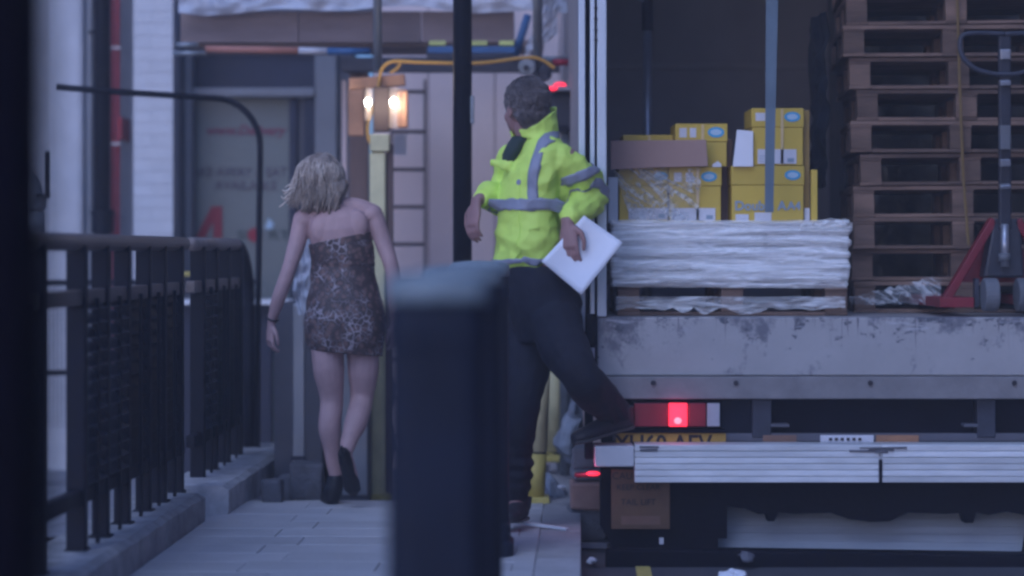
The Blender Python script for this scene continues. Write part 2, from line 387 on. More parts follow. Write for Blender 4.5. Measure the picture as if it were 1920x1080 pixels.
# plinths under the railing
def plinth(D0, D1, h, label, nst, xo=-1.635):
    t = thing('stone_plinth', label, 'plinth', street(xo - .15, D0, 0), 'stone plinths under the railing')
    L = (D1 - D0) / nst
    for i in range(nst):
        mb = MB(); a = D0 + i * L + .004; b = D0 + (i + 1) * L - .004
        n = 7
        def fn(u, v, a=a, b=b):
            prof = [(-.30, 0), (-.30, h), (-.27, h + .004), (-.03, h + .004), (0, h - .014), (0, 0), (0, -.02)]
            x, z = prof[min(int(round(v * 6)), 6)]
            y = a + (b - a) * u; p = street(xo + x, y, z)
            return p + Vector((nz(p, 9, 1), 0, nz(p, 9, 2))) * .006
        mb.grid(fn, 12, 6)
        vs = mb.v; k = 7
        mb.f += [tuple(range(0, 7)), tuple(reversed(range(12 * 7, 13 * 7)))]
        mb.build('coping_stone', 'plinth', t, bevel=0)
    return t
plinth(4.2, 9.27, .114, 'long weathered stone plinth carrying the nearer railing panel', 6)
plinth(9.46, 11.6, .12, 'shorter stone plinth under the far curved-end railing panel', 3, -1.565)

# railing
RX = -1.77
def railing(posts, label, endcurve, openbays=(), litbays=(), nslat=13):
    D0, D1 = posts[0], posts[-1]
    t = thing('railing', label, 'railing', street(RX, D0, .11), 'black railings along the basement area')
    MBt = MB(); MBt.tube([street(RX, D0 - .19, 1.2), street(RX, D1 + (.0 if endcurve else .19), 1.2)], .031, 12); MBt.build('top_rail', 'rail_worn', t, smooth=True)
    for z, nm in ((1.005, 'mid_rail'), (.305, 'lower_rail')):
        mb = MB(); mb.bar(street(RX, D0 - .19, z), street(RX, D1 + .1, z), .045, .055, (0, 0, 1)); mb.build(nm, 'rail_worn' if z > .9 else 'black_paint', t, bevel=.006)
    for i, D in enumerate(posts):
        mb = MB(); p = street(RX, D, 0); wd_ = .004 if (i in openbays or i - 1 in openbays or i == len(posts) - 1 or i == 0) else 0
        mb.box((p.x - .030 - wd_, D - .026, .10), (p.x + .030 + wd_, D + .026, 1.19)); mb.build('post', 'black_paint', t, bevel=.005)
        mb = MB(); mb.box((p.x - .04, D - .04, .10), (p.x + .04, D + .04, .125)); mb.build('foot_plate', 'black_paint', t, bevel=.004)
        if i < len(posts) - 1 and i not in openbays:
            Dn = posts[i + 1] if i < len(posts) - 1 else D + .2
            # pair of short legs and louvre slats of the bay
            for q in (.5,):
                Dm = D + (Dn - D) * q; pm = street(RX, Dm, 0)
                mb = MB(); mb.box((pm.x + .024, Dm - .012, .12), (pm.x + .036, Dm + .012, 1.0)); mb.build('baluster', 'black_paint', t)
            for k in range(nslat):
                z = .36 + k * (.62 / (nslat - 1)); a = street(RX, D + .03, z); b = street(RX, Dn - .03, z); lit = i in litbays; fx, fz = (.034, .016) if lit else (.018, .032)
                mb = MB(); mb.add([a + Vector((fx, 0, -fz)), b + Vector((fx, 0, -fz)), b + Vector((-fx, 0, fz)), a + Vector((-fx, 0, fz)),
                                   a + Vector((fx - .003, 0, -fz - .003)), b + Vector((fx - .003, 0, -fz - .003)), b + Vector((-fx - .003, 0, fz - .003)), a + Vector((-fx - .003, 0, fz - .003))],
                                  [(0, 1, 2, 3), (7, 6, 5, 4), (0, 4, 5, 1), (1, 5, 6, 2), (2, 6, 7, 3), (3, 7, 4, 0)])
                mb.build('slat', 'slat_lit' if lit else 'black_paint', t)
    if endcurve:
        pts = []
        for k in range(10):
            a = math.pi / 2 * k / 9; pts.append(street(RX, D1 + .42 * math.sin(a), 1.2 - .30 * (1 - math.cos(a))))
        pts += [street(RX, D1 + .42, .6), street(RX, D1 + .42, .09)]
        MB().tube(pts, .03, 12).build('curved_end', 'black_paint', t, smooth=True)
    return t
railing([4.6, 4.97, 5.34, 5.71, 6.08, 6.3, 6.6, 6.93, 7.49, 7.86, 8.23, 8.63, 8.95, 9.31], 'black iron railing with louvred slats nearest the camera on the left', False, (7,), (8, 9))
railing([9.85, 10.22, 10.58, 10.94], 'shorter black iron railing panel whose top rail curves down at its end', True, (), (0,))

# thin bent tube rail
pts = [at(105, 163, 11.2), at(200, 171, 11.25), at(340, 180, 11.35), at(400, 184, 11.4)]
for k in range(1, 9):
    a = math.pi / 2 * k / 8; pts.append(at(400 + 88 * math.sin(a), 184 + 90 * (1 - math.cos(a)), 11.45))
pts += [at(486, 420, 11.45), at(483, 640, 11.45), at(482, 905, 11.3)]
tag(MB().tube(pts, .017, 10).build('handrail', 'black_paint', smooth=True), 'thin black tube bent at the top beside the curved railing end', 'handrail')

# wire mesh guard behind the railing
t = thing('mesh_guard', 'wire mesh guard panel seen through the bars of the railing', 'mesh', at(200, 800, 12.3))
MB().bar(at(60, 530, 12.3), at(480, 528, 12.3), .03, .03).build('frame_rail', 'black_paint', t)
MB().bar(at(60, 700, 12.3), at(480, 690, 12.3), .03, .03).build('frame_rail', 'black_paint', t)
mb = MB()
for i in range(56): x = X(60, 12.3) + i * .024; mb.bar((x, 12.3, Z(800, 12.3)), (x, 12.3, Z(530, 12.3)), .003, .003)
for i in range(30): z = Z(800, 12.3) + i * .028; mb.bar((X(60, 12.3), 12.3, z), (X(480, 12.3), 12.3, z), .003, .003, (0, 1, 0))
mb.build('wire_grid', 'wire', t, kind='stuff')
mb = MB(); mb.ball(at(352, 514, 12.1), (.035, .03, .014)); tag(mb.build('cap', 'yellow_foam', smooth=True), 'small yellow plastic cap on the mesh guard behind the railing', 'cap')

# ================================================================== WHITE BUILDING, LEFT
DB = 13.0
bld = thing('building', 'white painted building with pilaster and pipes at the left', 'building', at(150, 600, DB))
MB().box((-9, DB, -2.2), (X(173, DB), DB + 1, 9)).build('wall', 'white_wall', bld, bevel=.03)
MB().box((X(92, DB), DB - .06, -2.2), (X(160, DB), DB - .002, 9)).build('wall_strip', 'white_wall', bld, bevel=.03)
MB().box((X(168, DB), DB + .25, -2.2), (X(256, DB), DB + 1, 9)).build('recess', 'recess_shaded', bld)
pil = MB().box((X(254, DB) , DB - .04, -2.2), (X(325, DB), DB + 1.4, 9)).build('pilaster', 'white_wall', bld)
z = -.3; bp = None; r_ = 0
while z < 2.8:
    xs = [X(252, DB), X(327, DB)] if r_ % 2 else [X(252, DB), X(286, DB), X(327, DB)]
    for a, b in zip(xs, xs[1:]):
        mb = MB().box((a + .001, DB - .0435, z + .0015), (b - .001, DB - .0405, z + .0735), 0)
        mb.build('brick', 'white_brick', pil, bevel=.002)
    z += .075; r_ += 1
# downpipe
dp = MB(); x = X(193, DB); dp.tube([(x, DB - .02, -2.2), (x, DB - .02, 9)], .049, 16); dpo = dp.build('downpipe', 'black_paint', bld, smooth=True)
MB().tube([(x, DB - .02, Z(436, DB)), (x, DB - .02, Z(398, DB))], .064, 16).build('collar', 'black_paint', dpo, smooth=False)
MB().tube([(x, DB - .02, Z(404, DB)), (x, DB - .02, Z(394, DB))], .070, 16).build('collar', 'black_paint', dpo)
MB().bar(at(166, 60, DB - .02), at(180, 60, DB - .02), .012, .03).build('bracket', 'black_paint', dpo)
for p0 in (212, 221):
    x = X(p0, DB); rp = MB().tube([(x, DB, -2.2), (x, DB, 9)], .011, 8).build('red_pipe', 'red_pipe', bld, smooth=True)
    for py in (88, 268): MB().box((x - .016, DB - .016, Z(py + 4, DB)), (x + .016, DB + .01, Z(py, DB))).build('clip', 'clip_white', rp)
MB().box((X(224, DB), DB - .03, Z(262, DB)), (X(230, DB), DB + .3, Z(220, DB))).build('junction_box', 'red_pipe', bld, bevel=.004)
# bent vent pipe
vp = MB(); pts = [at(58, 900, 12.0), at(60, 440, 12.0), at(60, 370, 12.0)]
for k in range(1, 8): a = math.pi / 2 * k / 7; pts.append(at(60 - 42 * (1 - math.cos(a)), 370 - 50 * math.sin(a), 12.0))
pts.append(at(-40, 318, 12.0))
vo = thing('vent_pipe', 'grey bent vent pipe with a wide collar against the white wall', 'pipe', at(60, 900, 12.0))
vp.tube(pts, .055, 16).build('pipe_elbow', 'vent_grey', vo, smooth=True)
MB().tube([at(60, 393, 12.0), at(60, 364, 12.0)], [.07, .078], 16).build('collar', 'vent_grey', vo)
MB().tube([at(60, 441, 12.0), at(60, 398, 12.0)], .066, 16).build('socket', 'vent_grey', vo, smooth=True)
MB().bar(at(87, 372, 11.95), at(87, 284, 11.95), .026, .02).build('bracket', 'black_paint', vo)
MB().bar(at(66, 366, 11.93), at(92, 366, 11.93), .012, .02).build('clamp', 'black_paint', vo)

# ================================================================== SHOP FRONT
DS = 13.3
shop = thing('shop', 'dim shop front with lettered glass behind the woman', 'shop', at(450, 900, DS))
MB().box((X(326, DS), DS, -1), (X(345, DS), DS + .3, 5)).build('side_frame', 'frame_grey', shop, bevel=.01)
MB().box((X(347, DS), DS - .05, -1), (X(362, DS), DS + .1, 5)).build('mullion', 'frame_light', shop, bevel=.01)
MB().box((X(345, DS), DS + .12, -1), (X(540, DS), DS + .14, Z(182, DS))).build('glass_pane', 'glass_back', shop)
MB().box((X(345, DS), DS - .02, Z(182, DS)), (X(590, DS), DS + .3, Z(165, DS))).build('transom', 'frame_light', shop, bevel=.01)
MB().box((X(345, DS), DS + .1, Z(164, DS)), (X(600, DS), DS + .12, Z(90, DS))).build('fanlight', 'dark_void', shop)
MB().box((X(340, DS), DS + .05, Z(92, DS)), (X(700, DS), DS + .3, 5)).build('lintel', 'frame_grey', shop)
MB().box((X(541, DS), DS + .02, -1), (X(556, DS), DS + .2, Z(183, DS))).build('door_stile', 'dark_void', shop, bevel=.01)
MB().box((X(557, DS), DS + .06, -1), (X(568, DS), DS + .2, Z(183, DS))).build('door_glass', 'frame_grey', shop)
MB().box((X(569, DS), DS + .02, -1), (X(590, DS), DS + .2, Z(183, DS))).build('door_stile', 'dark_void', shop, bevel=.01)
MB().box((X(590, DS), DS, -1), (X(632, DS), DS + .3, Z(92, DS))).build('jamb', 'frame_light', shop, bevel=.01)
MB().box((X(632, DS), DS + .04, -1), (X(662, DS), DS + .3, Z(92, DS))).build('jamb', 'frame_grey', shop, bevel=.01)
gy = DS + .115
text('lettering', 'www.Delivery', .085, 'letter_red', (X(455, DS), gy, Z(243, DS)), shop, bold=.002, shear=.25, sx=1.0)['label'] = 'small red slanted lettering'
text('lettering', 'TAKE AWAY & EAT IN', .085, 'letter_dim', (X(452, DS), gy, Z(322, DS)), shop, bold=.001, sx=.88)
text('lettering', 'AVAILABLE', .085, 'letter_dim', (X(457, DS), gy, Z(347, DS)), shop, bold=.001, sx=.95)
fa = MB(); q = [(362, 445), (392, 386), (412, 386), (412, 445), (395, 445), (395, 415), (380, 445)]
MB().prism([(X(a, DS), Z(b, DS)) for a, b in q], gy - .006, gy).build('big_letter', 'sign_red', shop)['label'] = 'large red letter A'
text('lettering', 'SS   RT', .075, 'letter_green', (X(490, DS), gy, Z(441, DS)), shop, bold=.001, sx=1.5)
MB().tube([(X(474, DS), gy - .012, Z(440, DS)), (X(474, DS), gy, Z(440, DS))], .045, 20).build('red_disc', 'sign_red', shop)['label'] = 'round red letter O'
MB().prism([(X(a, DS), Z(b, DS)) for a, b in ((492, 428), (500, 408), (510, 420), (505, 430))], gy - .004, gy).build('pale_mark', 'logo_pale', shop)
# bright counter ledge, dark poles, cabinet
MB()
tag(MB().box((X(338, 12.0), 11.9, Z(571, 12.0)), (X(546, 12.0), 12.2, Z(562, 12.0))).build('counter_ledge', 'ledge_white', bevel=.004), 'white counter ledge catching the light behind the railing', 'ledge')
tag(MB().box((X(338, 12.1), 12.0, -.16), (X(512, 12.1), 12.15, Z(572, 12.1))).build('shop_counter', 'dark_void', bevel=.004), 'dark blue counter front below the white ledge', 'counter')
cab = thing('metal_cabinet', 'grey sheet metal cabinet standing in front of the shop', 'cabinet', at(590, 930, 10.6))
xs = [516, 548, 572, 600, 640, 690]
for i, (a, b) in enumerate(zip(xs, xs[1:])):
    dz = (.02, 0, .03, .01, .0)[i]
    MB().box((X(a, 10.6) + .003, 10.6 + dz, Z(930, 10.6)), (X(b, 10.6) - .003, 10.75, Z(570, 10.6))).build('panel', 'cabinet' if i else 'dark_void', cab, bevel=.006)
MB().box((X(514, 10.6), 10.61, Z(930, 10.6) - .06), (X(690, 10.6), 11.4, Z(568, 10.6) - .006)).build('carcass', 'frame_grey', cab)
MB().box((X(546, 10.6), 10.585, Z(862, 10.6)), (X(572, 10.6), 10.6, Z(855, 10.6))).build('hinge', 'dark_void', cab)
# crumpled clear sheet hanging by her left arm
def fsheet(u, v):
    p = at(555 + 40 * u + 6 * math.sin(v * 7), 440 + 150 * v, 10.45); p.y += .03 * nz((u * 3, v * 4, 0), 1.5, 4) * 2; return p
tag(MB().grid(fsheet, 16, 30).build('plastic_sheet', 'plastic_sheet', smooth=True), 'crumpled pale plastic sheet hanging beside the woman', 'plastic sheet')
# stones at the foot
for (px, py, wd, h, dd, lab) in ((512, 935, .10, .10, 10.0, 'dark broken stone at the far end of the plinth'), (578, 936, .15, .16, 10.25, 'grey rough stone at the foot of the metal cabinet'), (540, 934, .07, .09, 10.3, 'small grey stone between the plinth and the cabinet')):
    c = at(px, py, dd); mb = MB(); mb.box((c.x - wd / 2, dd - .09, -.03), (c.x + wd / 2, dd + .09, h), .012)
    tag(mb.build('stone', 'rubble_dark', bevel=.015), lab, 'stone')

# ================================================================== SCAFFOLD, HOARDING
DH = 12.9
hd = thing('hoarding', 'pale pink boarded hoarding between the shop and the lorry', 'hoarding', at(900, 900, DH))
xs = [700, 803, 928, 1050, 1180, 1330, 1480, 1630, 1780, 1930, 2080, 2300, 2520]
for a, b in zip(xs, xs[1:]):
    MB().box((X(a, DH) + .003, DH + rnd.uniform(0, .01), -.15), (X(b, DH) - .003, DH + .02, 5.5)).build('board', 'hoard', hd, bevel=.003)
MB().box((X(698, DH), DH + .03, -.15), (X(2520, DH), DH + .1, 5.5)).build('backing_wall', 'wood_brown', hd)
tag(MB().box((X(655, 12.0), 12.0, -.15), (X(690, 12.0), 12.12, Z(135, 12.0)), .003).build('wooden_post', 'wood_brown', bevel=.006), 'brown timber post beside the pale yellow post', 'post')
tag(MB().box((X(641, 12.3), 12.3, -.15), (X(650, 12.3), 12.35, Z(150, 12.3)), .003).build('timber_batten', 'hoard', bevel=.003), 'narrow pale timber batten left of the brown post', 'batten')
yp = thing('yellow_post', 'tall pale yellow post behind the woman\'s right shoulder', 'post', at(706, 935, 10.9))
MB().box((X(693, 10.9), 10.9, Z(932, 10.9)), (X(723, 10.9), 10.98, Z(285, 10.9)), 0).build('shaft', 'yellow_post', yp, bevel=.012)
MB().box((X(680, 10.9), 10.85, Z(934, 10.9) - .02), (X(735, 10.9), 11.05, Z(926, 10.9))).build('base_plate', 'yellow_foam', yp, bevel=.006)
MB().box((X(723.5, 10.9), 10.93, Z(930, 10.9)), (X(736, 10.9), 10.99, Z(270, 10.9))).build('side_batten', 'wood_brown', yp, bevel=.004)
MB().box((X(694, 10.9), 10.885, Z(285, 10.9) + .003), (X(730, 10.9), 10.99, Z(252, 10.9))).build('head_block', 'yellow_post', yp, bevel=.006)
# crumpled rubbish at the base
def rub(label, px, py, D_, sx, sz, m, seed, name='rubbish_sack'):
    mb = MB(); mb.ball(at(px, py, D_), (sx, .10, sz), nu=22, nv=16)
    mb.v = [v + Vector([nz(v, 9, k + seed) for k in range(3)]) * .07 + Vector([nz(v, 25, k + seed) for k in range(3)]) * .02 for v in mb.v]
    return tag(mb.build(name, m, smooth=False), label, 'sack')
rub('crumpled grey sacking around the foot of the yellow post', 712, 800, 11.1, .07, .36, 'rubble_grey', 3)
# ladder
ld = thing('ladder', 'dark metal ladder leaning against the pale hoarding', 'ladder', at(768, 900, 12.6))
for px in (734, 797): MB().bar(at(px, 960, 12.45), at(px, 150, 12.6), .014, .05).build('stile', 'ladder', ld, bevel=.003)
for py in (172, 247, 318, 388, 458, 530, 602, 674, 746, 818): MB().tube([at(735, py, 12.55), at(797, py, 12.55)], .011, 8).build('rung', 'ladder', ld, smooth=True)
MB().box((X(738, 12.5), 12.50, Z(290, 12.5)), (X(762, 12.5), 12.505, Z(252, 12.5))).build('paper_note', 'label_white', ld)
# deck over the passage
dk = thing('scaffold_deck', 'timber scaffold deck with plastic sheeting over the passage', 'scaffold', at(700, 80, 11.8))
for i, (a, b) in enumerate(((338, 560), (560, 790), (790, 965), )):
    MB().box((X(a, 11.8) + .002, 11.8 + .004 * i, Z(80, 11.8)), (X(b, 11.8) - .002, 11.84, Z(21, 11.8))).build('fascia_board', 'fascia_board', dk, bevel=.004)
for k in range(2):
    y = 11.86 + k * .26; MB().box((X(338, 11.8), y, Z(86, 11.8) - .0), (X(1020, 11.8), y + .25, Z(80, 11.8) + .02)).build('deck_board', 'fascia_board', dk, bevel=.004)
def psheet(u, v):
    p = at(335 + 735 * u, -60 + 80 * v + 4 * math.sin(u * 19) + 5 * math.sin(u * 7 + 1), 11.70)
    p.y -= .07 * abs(nz((u * 9, v * 2, 0), 1.3, 2)) + .03 * nz((u * 25, v * 5, 0), 1.2, 5); return p
MB().grid(psheet, 90, 16).build('sheeting', 'plastic_sheet', dk, smooth=True)
def psheet2(u, v):
    p = at(1000 + 45 * u + 16 * math.sin(v * 5) * (1 - u), -20 + 130 * v * (1 - .35 * u), 11.6)
    p.y -= .09 * abs(nz((u * 4, v * 5, 0), 1.6, 9)); return p
MB().grid(psheet2, 20, 30).build('sheeting', 'plastic_sheet', dk, smooth=True)
MB().bar(at(640, 122, 11.9), at(1050, 122, 11.9), .10, .08, (0, 0, 1)).build('ledger_beam', 'scaffold_dark', dk, bevel=.006)
MB().bar(at(800, 103, 11.86), at(972, 103, 11.86), .04, .05, (0, 0, 1)).build('dark_beam', 'scaffold_dark', dk, bevel=.004)  # dark bar behind the spirit level
def tube_thing(name, label, cat, segs, r, group=None):
    t = thing(name, label, cat, segs[0][0], group)
    for a, b, m, nm in segs: MB().tube([a, b], r, 14).build(nm, m, t, smooth=True)
    return t
tube_thing('scaffold_tube', 'horizontal scaffold tube taped orange, white and blue under the deck', 'scaffold tube',
           [(at(385, 92, 11.6), at(560, 95, 11.6), 'tape_orange', 'orange_sleeve'), (at(560, 95, 11.6), at(614, 96, 11.6), 'tape_white', 'white_sleeve'), (at(614, 96, 11.6), at(694, 97, 11.6), 'tape_blue', 'blue_sleeve')], .019)
tube_thing('scaffold_tube', 'grey vertical scaffold tube above the work lamps', 'scaffold tube', [(at(708, -400, 11.5), at(708, 135, 11.5), 'scaffold', 'tube')], .024)
tube_thing('scaffold_tube', 'grey scaffold tube stub with red end beside the lorry post', 'scaffold tube', [(at(1000, 112, 11.4), at(1069, 112, 11.4), 'scaffold', 'tube'), (at(1036, 117, 11.38), at(1066, 117, 11.38), 'sign_red', 'red_end')], .019)
tube_thing('scaffold_tube', 'grey scaffold upright above the man\'s head', 'scaffold tube', [(at(1008, -400, 11.3), at(1008, 150, 11.3), 'scaffold', 'tube')], .026)
tube_thing('scaffold_tube', 'short grey tube clamped at the left end of the deck', 'scaffold tube', [(at(325, 100, 11.5), at(386, 100, 11.5), 'scaffold', 'tube'), (at(330, 84, 11.5), at(372, 84, 11.5), 'scaffold', 'tube')], .014)
tube_thing('blue_brace', 'blue diagonal brace at the right end of the deck', 'brace', [(at(990, 28, 11.6), at(966, 104, 11.6), 'tape_blue', 'tube')], .022)
lv = thing('spirit_level', 'dark spirit level with yellow-green strips under the deck', 'level', at(880, 85, 11.55))
MB().box((X(802, 11.55), 11.53, Z(100, 11.55)), (X(966, 11.55), 11.57, Z(87, 11.55))).build('body', 'tape_blue', lv, bevel=.004)
for a, b in ((805, 836), (880, 914), (936, 964)): MB().box((X(a, 11.55), 11.525, Z(86, 11.55)), (X(b, 11.55), 11.57, Z(77, 11.55))).build('yellow_strip', 'level_yellow', lv, bevel=.003)
cl = thing('scaffold_clamp', 'steel scaffold coupler clamped just above the man\'s head', 'clamp', at(988, 128, 11.3))
mb = MB(); mb.tube([at(988, 126, 11.32), at(988, 126, 11.20)], .045, 14); mb.box(tuple(at(975, 140, 11.3)), tuple(at(1005, 114, 11.22))); mb.build('coupler_body', 'scaffold', cl, bevel=.006)
MB().tube([at(986, 127, 11.2), at(986, 127, 11.17)], .014, 10).build('bolt', 'ink', cl)
mb = MB(); mb.ball(at(1020, 140, 11.3), (.04, .04, .04)); mb.v = [v + Vector([nz(v, 25, k) for k in range(3)]) * .03 for v in mb.v]; mb.build('swivel', 'scaffold_dark', cl)
def curve(ptsl, n=8):
    out = []
    P = [Vector(p) for p in ptsl]; P = [P[0]] + P + [P[-1]]
    for i in range(1, len(P) - 2):
        for k in range(n):
            t = k / n; a, b, c, d_ = P[i - 1], P[i], P[i + 1], P[i + 2]
            out.append(.5 * ((2 * b) + (c - a) * t + (2 * a - 5 * b + 4 * c - d_) * t * t + (3 * b - a - 3 * c + d_) * t ** 3))
    return out + [P[-2]]
tag(MB().tube(curve([at(1040, 128, 11.2), at(1015, 112, 11.2), at(985, 108, 11.2), at(900, 118, 11.2), at(790, 117, 11.2), at(738, 115, 11.2), at(716, 130, 11.2), at(709, 165, 11.2), at(700, 200, 11.2), at(690, 235, 11.2), at(692, 262, 11.2), at(704, 275, 11.2), at(720, 262, 11.2)]), .0085, 8).build('cable', 'cable_yellow', smooth=True), 'orange-yellow cable looping from the beam to the work lamps', 'cable')
tag(MB().tube(curve([at(751, 118, 11.25), at(745, 128, 11.25), at(732, 137, 11.25)]), .008, 8).build('cable', 'cable_yellow', smooth=True), 'short end of yellow cable tucked under the beam', 'cable')
# twin work lamps
wl = thing('work_lamp', 'twin work lamp glowing warm white on the timber post', 'work lamp', at(715, 240, 11.1))
MB().box((X(699, 11.1), 11.12, Z(246, 11.1)), (X(729, 11.1), 11.2, Z(162, 11.1))).build('lamp_body', 'lamp_case', wl, bevel=.008)
for px, py, rx in ((690, 192, .026), (738, 192, .03)):
    sh = MB().tube([at(px + (4 if px > 700 else 0), 240 if px > 700 else 225, 11.1), at(px + (6 if px > 700 else 2), 166, 11.1)], [.036 if px > 700 else .018, .04 if px > 700 else .02], 16).build('glass_shade', 'lamp_glass', wl, smooth=True)
    MB().ball(at(px, py, 11.03), (rx * .55, .012, rx * .72)).build('bulb', 'lamp_bulb', wl, smooth=True)
    pl = bpy.data.lights.new('lamp_light', 'POINT'); pl.energy = .6; pl.color = (1, .55, .28); pl.shadow_soft_size = .03
    po = bpy.data.objects.new('lamp_light', pl); COL.objects.link(po); po.location = at(px, py, 10.98)
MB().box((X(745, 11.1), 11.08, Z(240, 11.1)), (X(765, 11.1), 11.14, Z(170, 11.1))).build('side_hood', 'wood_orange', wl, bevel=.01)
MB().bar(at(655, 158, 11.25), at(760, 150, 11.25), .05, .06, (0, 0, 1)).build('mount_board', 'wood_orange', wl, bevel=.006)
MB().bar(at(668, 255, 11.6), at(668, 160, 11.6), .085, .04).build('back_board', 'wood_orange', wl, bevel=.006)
# lamp post in front of the hoarding
lp = thing('lamp_post', 'tall dark slim post rising behind the bollards', 'post', (X(868, 10.4), 10.4, 0))
MB().tube([(X(867, 10.4), 10.4, -.02), (X(867, 10.4), 10.4, 7)], .046, 20).build('shaft', 'black_paint', lp, smooth=True)
MB().tube([(X(867, 10.4), 10.4, -.02), (X(867, 10.4), 10.4, .9)], .07, 20).build('base_sleeve', 'black_paint', lp, smooth=True)
MB().box((X(882, 10.4), 10.37, Z(232, 10.4)), (X(889, 10.4), 10.43, Z(180, 10.4))).build('door_catch', 'scaffold', lp, bevel=.003)
# yellow-sleeved scaffold feet
for px, D_, py1, lean, lab in ((1004, 9.95, 938, 12, 'yellow-sleeved scaffold foot standing nearest the kerb'), (1037, 11.2, 860, 2, 'yellow-sleeved scaffold foot behind the nearer one')):
    y = thing('yellow_scaffold_foot', lab, 'scaffold foot', at(px, py1, D_), 'yellow scaffold feet')
    top = at(px + lean, 640, D_)
    MB().tube([at(px, py1 - 8, D_), at(px + lean * .3, 850, D_)], .043, 16).build('lower_sleeve', 'yellow_foam', y, smooth=True)
    MB().tube([at(px + lean * .3, 846, D_), top], .045, 16).build('upper_sleeve', 'yellow_post', y, smooth=True)
    MB().tube([at(px + lean * .3, 851, D_), at(px + lean * .3, 845, D_)], .040, 16).build('joint', 'ink', y)
    MB().tube([top, at(px + lean, 200, D_)], .024, 12).build('inner_tube', 'scaffold', y, smooth=True)
    MB().box(tuple(at(px - 26, py1 + 1, D_) + Vector((0, -.08, -.01))), tuple(at(px + 26, py1 - 8, D_) + Vector((0, .1, 0)))).build('base_plate', 'yellow_foam', y, bevel=.008)
rub('crumpled blue-grey sacking beside the yellow scaffold feet', 1068, 870, 11.3, .05, .22, 'sack_blue', 11)
rub('low heap of grey sacking on the ground by the kerb', 1040, 925, 10.2, .05, .06, 'sack_blue', 21)
rub('pale sack standing behind the stacked blocks', 1075, 800, 10.9, .06, .20, 'sack_blue', 31)
# signal head with red lamp
sg = thing('traffic_signal', 'black signal head with red lamps behind the man\'s head', 'traffic signal', at(1056, 250, 11.0))
MB().box((X(1030, 11.0), 11.0, Z(246, 11.0)), (X(1081, 11.0), 11.15, Z(172, 11.0)), 0).build('housing', 'signal_black', sg, bevel=.03)
MB().box((X(1023, 11.0), 10.92, Z(172, 11.0)), (X(1082, 11.0), 11.15, Z(164, 11.0))).build('top_plate', 'frame_light', sg, bevel=.004)
mb = MB(); mb.ball(at(1050, 160, 10.95), (.034, .03, .017)); mb.build('red_lamp', 'lens_lit', sg, smooth=True)
mb = MB(); mb.ball(at(1036, 166, 10.93), (.030, .03, .012)); mb.build('red_lamp', 'lens_lit', sg, smooth=True)
MB().tube([(X(1060, 11.1), 11.1, -.12), (X(1060, 11.1), 11.1, Z(240, 11.1))], .03, 12).build('pole', 'scaffold', sg, smooth=True)

# ================================================================== LORRY
DT = 9.0
LX0, LX1 = X(1120, DT), X(1120, DT) + 2.46
ZS1, ZS0, ZL = Z(595, DT), Z(748, DT), Z(705, DT)
tr = thing('lorry', 'open-backed delivery lorry with its scuffed sill and tail lift facing us', 'lorry', (1.6, DT + 1, -.12))
MB().box((LX0, DT, ZL + .001), (LX1, DT + .10, ZS1)).build('rear_sill', 'sill', tr, bevel=.006)
lip = MB().box((LX0 + .004, DT - .012, ZS0), (LX1, DT + .10, ZL - .002)).build('sill_lip', 'truck_lip', tr, bevel=.005)
for px in (1225, 1380, 1632, 1902, 2050): MB().tube([at(px, 718, DT - .012), at(px, 718, DT - .02)], .011, 10).build('bolt', 'ink', lip, smooth=False)
MB().box((LX0 + .02, DT + .101, ZS1 - .06), (LX1 - .02, 15.5, ZS1 - .004)).build('cargo_floor', 'truck_inner', tr)
MB().box((LX0 - .06, DT + .10, ZS0), (LX0 - .02, 15.5, 3.45)).build('side_wall', 'truck_inner', tr)
MB().box((LX1 + .02, DT + .10, ZS0), (LX1 + .06, 15.5, 3.45)).build('side_wall', 'truck_inner', tr)
MB().box((LX0 - .06, DT + .0, 3.30), (LX1 + .06, 15.5, 3.45)).build('roof', 'truck_inner', tr)
MB().box((LX0 - .019, 12.6, ZS1), (LX1 + .019, 12.65, 3.29)).build('bulkhead', 'truck_inner', tr)
for i in range(5):
    z = ZS1 + .35 + i * .5; MB().box((LX0, 12.575, z), (LX1, 12.598, z + .035)).build('lashing_rail', 'truck_inner', tr, bevel=.004)
for sx, nm in ((0, 'corner_post'), (1, 'corner_post')):
    def bx(a, b, y0, y1, m, n, zb=ZS0 + .0):
        x0, x1 = X(a, DT), X(b, DT)
        if sx: x0, x1 = LX0 + LX1 - x1, LX0 + LX1 - x0
        return MB().box((x0, y0, zb), (x1, y1, 3.46)).build(n, m, tr, bevel=.005)
    bx(1085, 1097, DT - .02, DT + .06, 'truck_post', 'corner_post'); bx(1097.5, 1106, DT + .03, DT + .06, 'chassis', 'post_gap')  # black strips fill the gaps between the post profiles
    bx(1106.5, 1115, DT - .01, DT + .06, 'truck_post', 'post_rib'); bx(1115.5, 1119, DT + .02, DT + .06, 'chassis', 'post_gap')
    bx(1119.5, 1137, DT - .015, DT + .08, 'truck_post', 'inner_post', ZS1 + .003)
for py in (15, 35, 56, 75): MB().tube([at(1117, py, DT - .01), at(1117, py, DT - .022)], .007, 8).build('hinge_bolt', 'ink', tr)
MB().box((X(1098, DT), DT - .09, Z(650, DT)), (X(1118, DT), DT - .021, Z(588, DT))).build('buffer', 'rubber', tr, bevel=.012)
MB().box((X(1112, DT), DT - .03, Z(860, DT)), (X(1096, DT), DT + .03, Z(750, DT))).build('buffer_leg', 'chassis', tr, bevel=.005)
MB().box((X(1085, DT), DT + .02, Z(745, DT)), (X(1094, DT), DT + .05, Z(520, DT))).build('side_edge', 'truck_post', tr)
